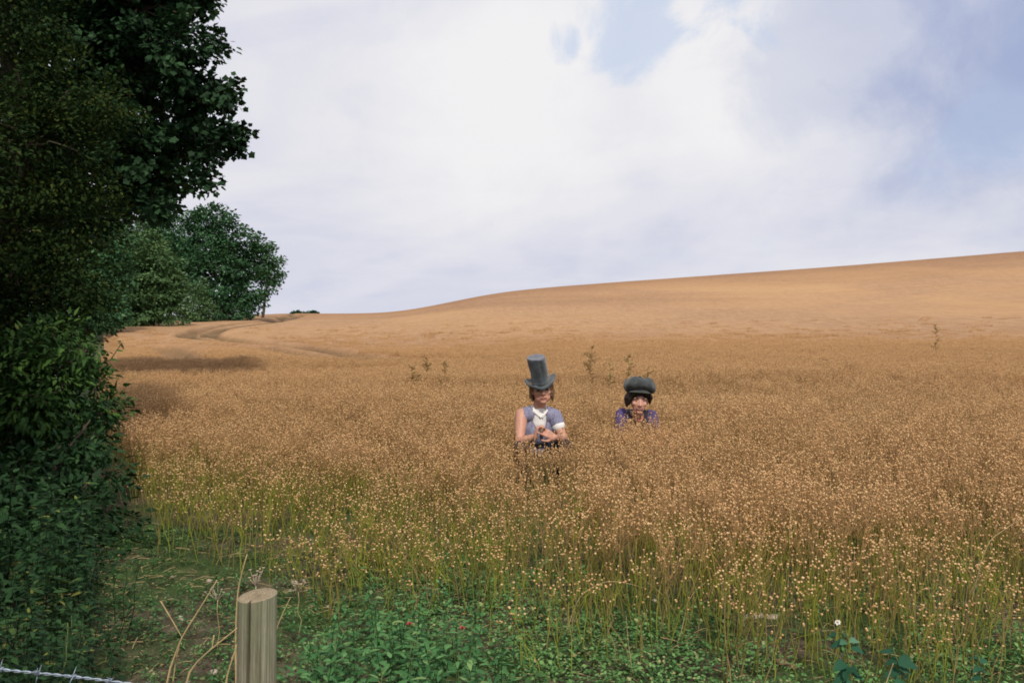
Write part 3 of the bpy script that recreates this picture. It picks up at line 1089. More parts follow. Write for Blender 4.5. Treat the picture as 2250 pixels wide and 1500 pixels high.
    far("broad_tree", "broad round dark green tree, the largest of the far wood", 490, 92,
        [(470, 515, 62, 0), (430, 545, 55, 1), (520, 545, 50, -1), (560, 575, 42, 0), (480, 600, 70, -2), (545, 630, 48, -1), (590, 600, 26, 1), (420, 610, 55, 1), (500, 655, 45, -2), (555, 665, 26, 0), (475, 485, 32, 0), (440, 490, 30, 1), (570, 530, 26, 1), (400, 560, 40, 2), (605, 575, 14, 1)],
        M["leaf_far"], 41, 0.45, 1.15, per=20)
    far("fringe_tree", "thin airy tree hanging at the right end of the far wood", 575, 104, [(603, 580, 20, 0), (608, 610, 17, 0), (600, 632, 14, 0), (585, 600, 22, 1), (612, 596, 12, 0), (590, 560, 16, 1)], M["leaf_far"], 42, 0.16, 0.7, 0.34, 0.7, 12)
    far("hidden_tree", "dark tree top peeping between broad tree and sycamore branches", 335, 108, [(345, 520, 40, 0), (310, 530, 45, 0), (385, 520, 45, 0), (290, 580, 60, 0), (370, 590, 60, 0), (330, 650, 60, 0)], M["leaf_far"], 43, 0.35, 1.7)
    far("ash_tree", "paler green rounded tree in front of the far wood", 300, 72, [(290, 545, 58, 0), (330, 590, 58, -1), (270, 610, 62, -1), (350, 645, 50, -1), (300, 665, 55, -2), (240, 660, 48, -1), (375, 620, 30, 0), (250, 540, 42, 1), (385, 670, 25, -1), (215, 690, 30, -1)],
        M["leaf_far_light"], 44, 0.3, 1.5, 0.30, 0.75, 24)
    far("oak_tree", "mid green tree of the wood half hidden behind the hedge tree", 190, 60, [(225, 540, 50, 0), (180, 560, 70, 0), (230, 610, 60, 0), (170, 650, 70, 0), (230, 680, 45, -1), (120, 600, 90, 1)], M["leaf_far"], 45, 0.3, 1.6, 0.28, 0.7, 22)
    far("cone_shrub", "small pointed pale shrub before the broad far tree", 440, 84, [(440, 640, 16, 0), (440, 660, 24, 0), (443, 682, 28, 0), (425, 690, 22, -1), (441, 622, 9, 0)], M["leaf_far_light"], 46, 0.1, 1.2, 0.24, 0.55, 16)
    far("edge_shrub", "low shrub at the foot of the broad far tree", 495, 88, [(485, 682, 20, 0), (520, 684, 18, 0), (465, 690, 16, -1), (545, 684, 12, 1), (500, 674, 16, 1)], M["leaf_far"], 47, 0.08, 1.2, 0.24, 0.5, 16)
    far("verge_shrub", "low green shrub along the verge below the paler tree", 350, 70, [(330, 700, 20, 0), (370, 702, 18, 0), (290, 708, 18, -1), (400, 700, 14, 1), (255, 712, 18, -1), (225, 716, 16, -1)], M["leaf_far_light"], 48, 0.08, 1.2, 0.2, 0.45, 16)
    for i, (px, lab) in enumerate(((655, "tiny dark hedgerow clump on the skyline nearer the wood"), (686, "tiny dark hedgerow clump on the skyline farther from the wood"))):
        far("hedgerow_shrub", lab, px, 320, [(px - 9, 688.5, 4, 0), (px, 687.5, 4.5, 0), (px + 8, 688.5, 4, 0), (px - 14, 690, 3, 0), (px + 13, 690, 3, 0), (px, 691, 6, 0)], M["leaf_far"], 50 + i, 0.2, 1.4, 0.45, 0.5, 14, group="clumps on the skyline")


def make_shade_tree():
    """an oak added out of view behind the camera, to keep the lower left corner in the shade"""
    b = np.array([-4.6, -1.4, land1(-4.6, -1.4)])
    rng = np.random.default_rng(3)
    blobs = [((-4.6 + rng.uniform(-1.3, 1.2), -1.2 + rng.uniform(-1.6, 1.8), z), (1.5, 1.5, 1.2)) for z in (3.2, 4.2, 4.6, 5.6, 6.2, 6.8, 7.6, 8.2, 9.0, 9.8)]
    tree("shade_oak", "unseen leafy oak added beside the camera to shade the lower left corner", "tree", b, blobs, M["leaf_sycamore"], leaf_rhomb(.1, .34), 0.16, 0.5, 16, 61, 0.22, (-4.5, -1.2, 7.5), 0.8, 0.3, n_twig=60)


make_trees()
make_shade_tree()


# ------------------------------------------------------------------ people
UV_V, UV_F = icosphere(3)


class Body:
    """tapered capsules and ellipsoids, fused into one continuous surface"""
    def __init__(self):
        self.V, self.F, self.n = [], [], 0

    def _add(self, V, F):
        self.V.append(V); self.F.append(F + self.n); self.n += len(V)

    def ell(self, c, r, rot=(0, 0, 0)):
        Rm = np.array(Euler(rot).to_matrix())
        self._add((UV_V * np.asarray(r, float)) @ Rm.T + np.asarray(c, float), UV_F)
        return self

    def cap(self, pts, rad):
        """chain of capsules through pts with radii rad"""
        pts = [np.asarray(p, float) for p in pts]
        for i in range(len(pts) - 1):
            a, b, ra, rb = pts[i], pts[i + 1], rad[i], rad[i + 1]
            d = b - a
            L = np.linalg.norm(d)
            z = d / L
            x = np.cross(z, [0.3, 0.9, 0.2]); x /= np.linalg.norm(x)
            y = np.cross(z, x)
            V = UV_V.copy()
            top = V[:, 2] > 0
            r = np.where(top, rb, ra)[:, None]
            W = V * r
            W[:, 2] += np.where(top, L, 0)
            W = W[:, :1] * x + W[:, 1:2] * y + W[:, 2:3] * z + a
            self._add(W, UV_F)
        return self

    def mesh(self, name, voxel, smooth=3):
        V, F = np.concatenate(self.V), np.concatenate(self.F)
        me = np_mesh(name, V, F)
        o = bpy.data.objects.new(name, me)
        COL.objects.link(o)
        m = o.modifiers.new("fuse", 'REMESH')
        m.mode = 'VOXEL'
        m.voxel_size = voxel
        if smooth:
            s = o.modifiers.new("smooth", 'SMOOTH')
            s.iterations = smooth
            s.factor = 0.5
        dg = bpy.context.evaluated_depsgraph_get()
        out = bpy.data.meshes.new_from_object(o.evaluated_get(dg))
        out.name = name
        bpy.data.objects.remove(o)
        bpy.data.meshes.remove(me)
        out.polygons.foreach_set("use_smooth", np.ones(len(out.polygons), dtype=bool))
        return out


def trim(me, keep):
    """delete the faces whose centre fails keep(co)"""
    bm = bmesh.new()
    bm.from_mesh(me)
    bmesh.ops.delete(bm, geom=[f for f in bm.faces if not keep(f.calc_center_median())], context='FACES')
    bm.to_mesh(me)
    bm.free()
    return me


def thicken(o, t):
    m = o.modifiers.new("cloth", 'SOLIDIFY')
    m.thickness = t
    m.offset = 1.0
    return o


def paint(me, mats, rule):
    """material slot by face centre"""
    me.materials.clear()
    for m in mats:
        me.materials.append(m)
    for f in me.polygons:
        f.material_index = rule(f.center)


def frame_of(d, palm):
    d = np.asarray(d, float); d /= np.linalg.norm(d)
    p = np.asarray(palm, float); p = p - d * p.dot(d); p /= np.linalg.norm(p)
    return d, p, np.cross(d, p)


def hand(B, wrist, d, palm, thumb_side, curl, s=1.0):
    """palm, four unequal fingers bent at their knuckles and a thumb that leaves the side of the palm"""
    d, p, q = frame_of(d, palm)
    q = q * thumb_side
    w = np.asarray(wrist, float)
    for k in (-1, -.3, .4, 1):
        B.cap([w + q * k * .018 * s, w + d * .085 * s + q * k * .030 * s], [.017 * s, .0145 * s])
    lens = (.078, .088, .082, .064)
    for i, k in enumerate((1.0, .34, -.34, -1.0)):
        c = curl[i]
        a = w + d * .088 * s + q * k * .031 * s
        pts, dirv, ang = [a], d, 0
        for seg in (.45, .32, .23):
            ang += c
            v = d * math.cos(ang) + p * math.sin(ang)
            pts.append(pts[-1] + v * lens[i] * seg * s)
        B.cap(pts, [.0098 * s, .0092 * s, .0084 * s, .0074 * s])
    a = w + d * .022 * s + q * .026 * s
    b = a + (d * .55 + q * .75 + p * .25) * .042 * s
    c = b + (d * .85 + q * .25 + p * .45) * .034 * s
    e = c + (d * .85 - q * .05 + p * .5) * .026 * s
    B.cap([a, b, c, e], [.015 * s, .012 * s, .0105 * s, .009 * s])


def head_parts(B, c, Rm, s, jaw=1.0, smile=0.0, wide=1.0):
    """skull, jaw, cheeks, brow, nose, lips, chin and ears; face looks along -y of Rm. s is head height / 0.23"""
    c = np.asarray(c, float)
    Rm = np.array(Rm)
    rot = Matrix(Rm.tolist()).to_euler()

    def at(x, y, z):
        return c + Rm @ (np.array([x * wide, y, z]) * s)

    def ell(x, y, z, rx, ry, rz):
        B.ell(at(x, y, z), np.array([rx * wide, ry, rz]) * s, rot)
    B.ell(at(0, .010, .030), np.array([.070, .086, .076]) * s, rot)           # skull
    ell(0, -.018, -.020, .064, .072, .082)         # face
    ell(0, -.030, -.065, .050 * jaw, .054, .045)   # jaw
    ell(0, -.068, -.100, .022, .016, .016)         # chin
    for k in (-1, 1):
        ell(k * .040, -.062, -.022, .022, .018, .018)     # cheek bones
        ell(k * .032, -.076, .030, .026, .010, .008)      # brow ridge
        ell(k * .076, .010, -.008, .010, .022, .032)      # ears
        ell(k * .013, -.092, -.034, .009, .010, .008)     # nostril wings
        B.cap([at(k * .022, -.078, -.064 + .006 * smile), at(0, -.086, -.066)], [.006 * s, .0085 * s])
        B.cap([at(k * .020, -.077, -.071 + .004 * smile), at(0, -.083, -.077)], [.006 * s, .0085 * s])
    B.cap([at(0, -.080, .018), at(0, -.096, -.014), at(0, -.106, -.030)], [.009 * s, .011 * s, .013 * s])
    return at


def head_details(root, at, Rm, s, eye_mat, smile=0.0):
    """eyes, brows and mouth as children"""
    for k in (-1, 1):
        V = ICO3[0] * .0105 * s
        g = Geo(); g.add(V @ np.array(Rm).T + at(k * .031, -.0735, .010), ICO3[1])
        e = link("eye", g.mesh("eye", M["eye_white"], True, False), root)
        g = Geo(); g.add((ICO3[0] * np.array([.0058, .004, .0058]) * s) @ np.array(Rm).T + at(k * .031, -.0815, .009), ICO3[1])
        link("iris", g.mesh("iris", eye_mat, True, False), e)
        V, F = tube([at(k * .013, -.086, .028), at(k * .030, -.088, .034), at(k * .048, -.076, .028)], [.003 * s, .0042 * s, .0025 * s], 6)
        g = Geo(); g.add(V, F)
        link("eyebrow", g.mesh("eyebrow", M["hair_dark"], True, False), root)
        V, F = tube([at(k * .018, -.0815, .017), at(k * .031, -.0855, .0195), at(k * .044, -.0775, .016)], [.002 * s, .0026 * s, .002 * s], 5)
        g = Geo(); g.add(V, F)
        link("eyelid", g.mesh("eyelid", M["skin_shade"], True, False), root)


ICO3 = icosphere(2)

M["skin"] = NT("skin").finish((0.46, 0.235, 0.165), 0.5, 0.35)
M["skin_tan"] = plain("skin_tanned", (0.55, 0.285, 0.20), 0.5, 0.10, 30, spec=0.35)
M["skin"] = plain("skin_fair", (0.62, 0.33, 0.24), 0.5, 0.10, 30, spec=0.35)
M["skin_shade"] = plain("eyelid_skin", (0.22, 0.10, 0.07), 0.6, 0.1, 30)
M["lips"] = plain("lips", (0.36, 0.15, 0.12), 0.45, 0.1, 30)
M["teeth"] = plain("teeth", (0.74, 0.68, 0.62), 0.35, 0.04, 20)
M["eye_white"] = plain("eye_white", (0.65, 0.62, 0.58), 0.2, 0.03, 10)
M["iris_dark"] = plain("iris_dark", (0.03, 0.018, 0.01), 0.15, 0.2, 60)
M["hair_dark"] = plain("hair_dark", (0.018, 0.011, 0.008), 0.5, 0.5, 40, 0.006, stretch=(1, 1, .15))
M["hair_blond"] = plain("hair_dark_blond", (0.19, 0.115, 0.06), 0.5, 0.45, 40, 0.006, stretch=(1, 1, .15))
M["felt"] = plain("grey_felt", (0.060, 0.072, 0.080), 0.95, 0.55, 11, 0.009, spec=0.1, sheen=0.4, bscale=120)
M["felt_top"] = plain("toplit_felt", (0.135, 0.14, 0.165), 0.95, 0.25, 20, 0.004, spec=0.1, sheen=0.4, bscale=120)  # paler felt: daylight on the hat top put into the colour
M["vest"] = plain("lilac_grey_waistcoat", (0.25, 0.25, 0.36), 0.9, 0.35, 22, 0.008, stretch=(3, 3, .4), bscale=150)
M["piping"] = plain("dull_red_piping", (0.20, 0.07, 0.07), 0.8, 0.2, 30)
M["shirt"] = plain("white_cotton", (0.80, 0.79, 0.76), 0.9, 0.05, 15, 0.003, bscale=60)
M["tie"] = plain("ochre_shirt_front", (0.26, 0.15, 0.075), 0.9, 0.2, 40)
M["trousers"] = plain("dark_navy_trousers", (0.020, 0.021, 0.034), 0.9, 0.3, 25, 0.003)
M["boots"] = plain("black_leather", (0.015, 0.013, 0.012), 0.45, 0.3, 25, 0.002)
M["cap_cloth"] = plain("dark_green_grey_cloth", (0.034, 0.041, 0.042), 0.8, 0.6, 10, 0.009, sheen=0.3, bscale=90)
M["cap_trim"] = plain("cap_seam", (0.085, 0.090, 0.062), 0.8, 0.25, 40)
M["jacket"] = plain("purple_jacket", (0.085, 0.062, 0.165), 0.85, 0.4, 14, 0.008, bscale=90)
M["collar"] = plain("dark_velvet_collar", (0.020, 0.014, 0.026), 0.8, 0.3, 30, sheen=0.3)
M["scarf"] = plain("faded_pink_scarf", (0.34, 0.10, 0.10), 0.85, 0.25, 30)
M["lens"] = NT("dark_lens").finish((0.012, 0.008, 0.006), 0.08, 0.6)
M["brass"] = plain("brass", (0.65, 0.45, 0.18), 0.3, 0.15, 40, metal=1.0)


def lathe(prof, seg=40, wob=None, close=False):
    """revolve (r, z) pairs; wob(angle, i) scales each radius"""
    an = np.arange(seg) * 2 * np.pi / seg
    V = []
    for i, (r, z) in enumerate(prof):
        w = wob(an, i) if wob else 1.0
        rr = r * w * np.ones(seg)
        V.append(np.stack([rr * np.cos(an), rr * np.sin(an), np.full(seg, z)], 1))
    V = np.concatenate(V)
    F = []
    for i in range(len(prof) - 1):
        for j in range(seg):
            k = (j + 1) % seg
            F.append((i * seg + j, i * seg + k, (i + 1) * seg + k, (i + 1) * seg + j))
    F = np.array(F)
    return V, np.concatenate([F[:, [0, 1, 2]], F[:, [0, 2, 3]]])


def local_mesh(name, parent, V, F, mat, smooth=True):
    g = Geo(); g.add(V, F)
    return link(name, g.mesh(name, mat, smooth, False), parent)


def make_man():
    gz = land1(*MAN)
    root = empty("person", (MAN[0], MAN[1], gz), "crouching person in tall grey top hat, lilac waistcoat and white shirt, hands held at chest", "person", "people crouching in the flax")
    root.rotation_euler = (0, 0, R(14))          # turned a little, the bare shoulder nearer
    # head: leans a little to the left, chin raised
    Hr = Euler((R(-6), R(-5), R(-10))).to_matrix()
    hc, hs = np.array([0.012, -0.045, 0.950]), 1.09
    B = Body()
    at = head_parts(B, hc, Hr, hs, 1.15, 0.0, 1.16)
    neck0 = np.array([0.005, 0.03, 0.755])
    B.cap([neck0 - [0, 0, .05], neck0, hc + [0, .02, -.06]], [.072, .060, .056])
    shL, shR = np.array([-.160, .035, .715]), np.array([.160, .035, .692])
    chest, belly, pelvis = np.array([0, .09, .58]), np.array([0, .17, .42]), np.array([0, .24, .30])
    B.ell(chest, (.153, .115, .16), (R(-25), 0, 0)).ell(belly, (.145, .11, .13), (R(-25), 0, 0)).ell(pelvis, (.165, .13, .12))
    B.cap([neck0 + [0, .02, -.02], shL], [.070, .062]).cap([neck0 + [0, .02, -.02], shR], [.070, .062])
    elL, elR = np.array([-.215, -.095, .480]), np.array([.222, -.07, .485])
    wrL, wrR = np.array([-.108, -.245, .545]), np.array([.070, -.262, .535])
    B.cap([shL, (shL + elL) / 2, elL], [.062, .053, .043]).cap([elL, (elL * .6 + wrL * .4), wrL], [.043, .042, .029])
    B.cap([shR, (shR + elR) / 2, elR], [.060, .050, .042]).cap([elR, (elR * .6 + wrR * .4), wrR], [.042, .041, .028])
    hand(B, wrL, (0.25, -.10, .95), (.7, -.2, -.25), 1, (.95, .85, .8, .8))
    hand(B, wrR, (-.75, -.15, .42), (-.25, .8, -.3), 1, (.08, .75, .95, 1.0))
    hips = [np.array([k * .10, .22, .29]) for k in (-1, 1)]
    knees = [np.array([-.215, -.13, .43]), np.array([.205, -.13, .43])]
    ank = [np.array([-.15, .06, .09]), np.array([.15, .06, .09])]
    for h, k, a in zip(hips, knees, ank):
        B.cap([h, k], [.090, .062]).cap([k, (k * .6 + a * .4), a], [.060, .056, .040]).cap([a, a + [0, -.02, -.045], a + [0, -.15, -.055]], [.042, .036, .026])
    me = B.mesh("body", 0.0065, 3)
    hi = np.array(Hr).T

    def rule(c):
        l = hi @ (np.array(c) - hc) / hs
        return 1 if abs(l[0]) < .026 and l[1] < -.070 and -.083 < l[2] < -.058 else 0
    paint(me, [M["skin_tan"], M["lips"]], rule)
    link("body", me, root)
    head_details(root, at, Hr, hs, M["iris_dark"])
    V, F = tube([at(-.026, -.0815, -.0695), at(0, -.0925, -.0675), at(.026, -.0815, -.0715)], [.0016, .0024, .0016], 5)
    local_mesh("mouth", root, V, F, M["skin_shade"])

    # chin-length hair at the sides and back, under the hat
    rng = np.random.default_rng(71)
    B = Body()
    B.ell(hc + np.array(Hr) @ np.array([0, .022, .045]) * hs, np.array([.092, .092, .078]) * hs)
    for i in range(46):
        an = rng.uniform(-.15, math.pi + .15)
        x, y = math.cos(an) * .081, math.sin(an) * .092 + .004
        z0 = .055 + rng.uniform(-.01, .02)
        ln = rng.uniform(.10, .155) if abs(x) > .04 else rng.uniform(.13, .18)
        B.cap([at(x * .97, y, z0), at(x * 1.03 + rng.normal(0, .004), y * 1.04, z0 - ln * .55), at(x * 1.0 + rng.normal(0, .008), y * 1.02 + rng.normal(0, .006), z0 - ln)], [.013, .013, .006])
    me = B.mesh("hair", 0.006, 1)
    trim(me, lambda c: (hi @ (np.array(c) - hc))[1] > -.040 or (hi @ (np.array(c) - hc))[2] > .058)
    me.materials.clear(); me.materials.append(M["hair_blond"])
    link("hair", me, root)

    # small dark glasses in the shade of the brim
    sp = empty("spectacles", (0, 0, 0), None, None)
    sp.parent = root
    for k in (-1, 1):
        V, F = lathe([(.0, .0), (.015, .0006), (.0172, .002)], 20)
        V = np.stack([V[:, 0], V[:, 2] * -1, V[:, 1]], 1) @ hi.T * hs + at(k * .031, -.097, .008)
        local_mesh("lens", sp, V, F, M["lens"])
        an = np.linspace(0, 2 * np.pi, 22)
        V, F = tube([at(k * .031 + .0178 * math.cos(t), -.097, .008 + .0178 * math.sin(t)) for t in an], .0014, 5, False)
        local_mesh("rim", sp, V, F, M["brass"])
        V, F = tube([at(k * .048, -.096, .010), at(k * .076, -.06, .012), at(k * .080, .01, .010)], .0014, 5)
        local_mesh("temple", sp, V, F, M["brass"])
    V, F = tube([at(-.014, -.098, .012), at(0, -.103, .015), at(.014, -.098, .012)], .0014, 5)
    local_mesh("bridge", sp, V, F, M["brass"])

    # white shirt with a short sleeve on the one shoulder
    B = Body()
    B.ell(chest, (.160, .121, .165), (R(-25), 0, 0)).ell(belly, (.147, .116, .135), (R(-25), 0, 0)).cap([neck0 + [0, -.028, .0], neck0 + [0, -.020, -.055], chest + [0, -.075, .06], chest + [0, -.06, -.02]], [.050, .066, .070, .072])
    B.cap([neck0 + [0, .02, -.02], shL + [.03, 0, 0]], [.074, .066]).cap([neck0 + [0, .02, -.02], shR], [.074, .068])
    B.cap([shR, (shR * .6 + elR * .4)], [.068, .063])
    me = B.mesh("shirt", 0.008, 3)
    trim(me, lambda c: (c[0] > -.138) and (math.hypot(c[0] - .005, (c[1] - .02)) > .046 or c[2] < .745))
    me.materials.clear(); me.materials.append(M["shirt"])
    thicken(link("shirt", me, root), .003)
    for k in (-1, 1):                                   # the two collar points
        a, b, c_ = neck0 + [k * .060, -.012, .050], neck0 + [k * .062, -.05, .0], neck0 + [k * .006, -.098, -.060]
        V, F = tube([a, b, c_], [.013, .016, .008], 8)
        local_mesh("shirt_collar", root, V, F, M["shirt"])
    V, F = tube([chest + [.004, -.150, .035], chest + [.006, -.152, .0], chest + [.008, -.150, -.06]], [.006, .013, .017], 8)
    local_mesh("shirt_front", root, V, F, M["tie"])

    # sleeveless waistcoat, open in a V
    B = Body()
    B.ell(chest, (.168, .132, .172), (R(-25), 0, 0)).ell(belly, (.156, .128, .15), (R(-25), 0, 0))
    B.cap([neck0 + [0, .025, -.02], shL + [.045, 0, .002]], [.080, .068]).cap([neck0 + [0, .025, -.02], shR + [-.012, 0, .002]], [.080, .074])
    me = B.mesh("waistcoat", 0.008, 3)

    def keep(c):
        v = .060 * (c[2] - .560) / .19
        if c[1] < .06 and c[2] > .545 and abs(c[0] - .006) < max(v, 0):
            return False
        if math.hypot(c[0] - .005, c[1] - .03) < .082 and c[2] > .735:
            return False
        return c[0] > -.150 and c[0] < .215
    trim(me, keep)
    me.materials.clear(); me.materials.append(M["vest"])
    vest = thicken(link("waistcoat", me, root), .005)
    bv = bmesh.new(); bv.from_mesh(me)
    edge_pts = [v.co.copy() for v in bv.verts if any(len(e.link_faces) == 1 for e in v.link_edges)]
    bv.free()
    for k in (-1, 1):
        side = sorted([p for p in edge_pts if (p.x - .006) * k > .004 and p.y < .0 and abs(p.x) < .12], key=lambda p: -p.z)
        if len(side) > 4:
            pl = np.array([np.array(p) for p in side])
            zz = np.linspace(pl[:, 2].max(), pl[:, 2].min(), 9)
            pl = np.stack([np.interp(zz, pl[::-1, 2], pl[::-1, i]) for i in range(3)], 1) + [0, -.007, 0]
            V, F = tube(pl, .0042, 6)
            local_mesh("piping", vest, V, F, M["piping"])
            V, F = tube(pl + [k * .034, .004, -.004], .003, 6)
            local_mesh("piping", vest, V, F, M["piping"])
    # the short sleeve of the same stuff on the one side, a white cuff showing under it
    B = Body().cap([shR + [-.03, 0, .0], shR, shR * .74 + elR * .26], [.070, .075, .072])
    me = B.mesh("sleeve", .008, 2)
    dsl = (elR - shR) / np.linalg.norm(elR - shR)
    trim(me, lambda c: (np.array(c) - shR).dot(dsl) < .100)
    me.materials.clear(); me.materials.append(M["vest"])
    link("sleeve", me, root)
    # trousers and boots
    B = Body()
    B.ell(pelvis, (.178, .143, .128)).ell(belly + [0, .02, -.05], (.165, .125, .08))
    for h, k, a in zip(hips, knees, ank):
        B.cap([h, k], [.100, .075]).cap([k, (k * .6 + a * .4), a + [0, 0, .02]], [.074, .070, .058])
    me = B.mesh("trousers", 0.011, 3)
    me.materials.clear(); me.materials.append(M["trousers"])
    link("trousers", me, root)
    for a in ank:
        B = Body().cap([a + [0, 0, .04], a, a + [0, -.03, -.042], a + [0, -.165, -.052]], [.052, .050, .042, .032])
        me = B.mesh("boot", 0.009, 2)
        trim(me, lambda c: c[2] > -.002)
        me.materials.clear(); me.materials.append(M["boots"])
        link("boot", me, root)

    # the top hat, crumpled and tilted
    Tr = Euler((R(13), R(-7), R(-10))).to_matrix() @ Matrix.Diagonal((1.0, 1.16, 1.08))
    hat = empty("top_hat", (0, 0, 0), None, None)
    hat.parent = root
    hat.matrix_basis = Matrix.Translation(Vector(at(-.004, -.006, .052))) @ Tr.to_4x4()

    def wob(an, i):
        return 1 + .028 * np.sin(an * 2 + i * .5) + .022 * np.sin(an * 5 + i * .9) + .012 * np.sin(an * 9 + i * 2.1) - .07 * np.exp(-((np.angle(np.exp(1j * (an - 4.95)))) / .16) ** 2) * (i > 2) + .03 * np.exp(-((np.angle(np.exp(1j * (an - 3.3)))) / .5) ** 2) * (i in (6, 7))
    prof = [(.080, -.012), (.082, .010), (.080, .045), (.079, .08), (.0795, .115), (.081, .15), (.084, .185), (.0865, .215), (.088, .240), (.086, .2475)]
    V, F = lathe(prof, 48, wob)
    V[:, 0] += -.03 * (V[:, 2] / .25) ** 2 * 0.6
    local_mesh("hat_crown", hat, V, F, M["felt"])
    prof = [(.088, .2405), (.0855, .249), (.078, .250), (.055, .243), (.028, .239), (.0005, .240)]
    V, F = lathe(prof, 48, lambda an, i: 1 + .022 * np.sin(an * 2 + 4) + .014 * np.sin(an * 5 + 7.2))
    V[:, 0] += -.03 * (V[:, 2] / .25) ** 2 * 0.6
    V[:, 2] += .006 * np.sin(V[:, 0] * 60) * (np.hypot(V[:, 0], V[:, 1]) < .07)
    local_mesh("hat_top", hat, V, F, M["felt_top"])
    prof = [(.078, .002), (.095, -.002), (.115, -.003), (.132, -.001), (.143, .006), (.147, .016), (.143, .024), (.134, .024), (.125, .015), (.110, .011), (.095, .012), (.081, .015)]
    V, F = lathe(prof, 56, lambda an, i: 1 + .018 * np.sin(an * 3 + 1) + .012 * np.sin(an * 7))
    rr = np.hypot(V[:, 0], V[:, 1])
    V[:, 2] += np.clip(rr - .085, 0, 1) * (.55 * (V[:, 0] / rr) ** 2 - .12) + .10 * np.clip(V[:, 0] - .07, 0, 1) * 3 + .005 * np.sin(np.arctan2(V[:, 1], V[:, 0]) * 5)
    V[:, 1] *= .96
    local_mesh("brim", hat, V, F, M["felt"])
    V, F = lathe([(.0805, .012), (.0835, .013), (.0835, .034), (.0805, .035)], 40, lambda an, i: 1 + .022 * np.sin(an * 2 + .5))
    local_mesh("hat_band", hat, V, F, M["felt"])


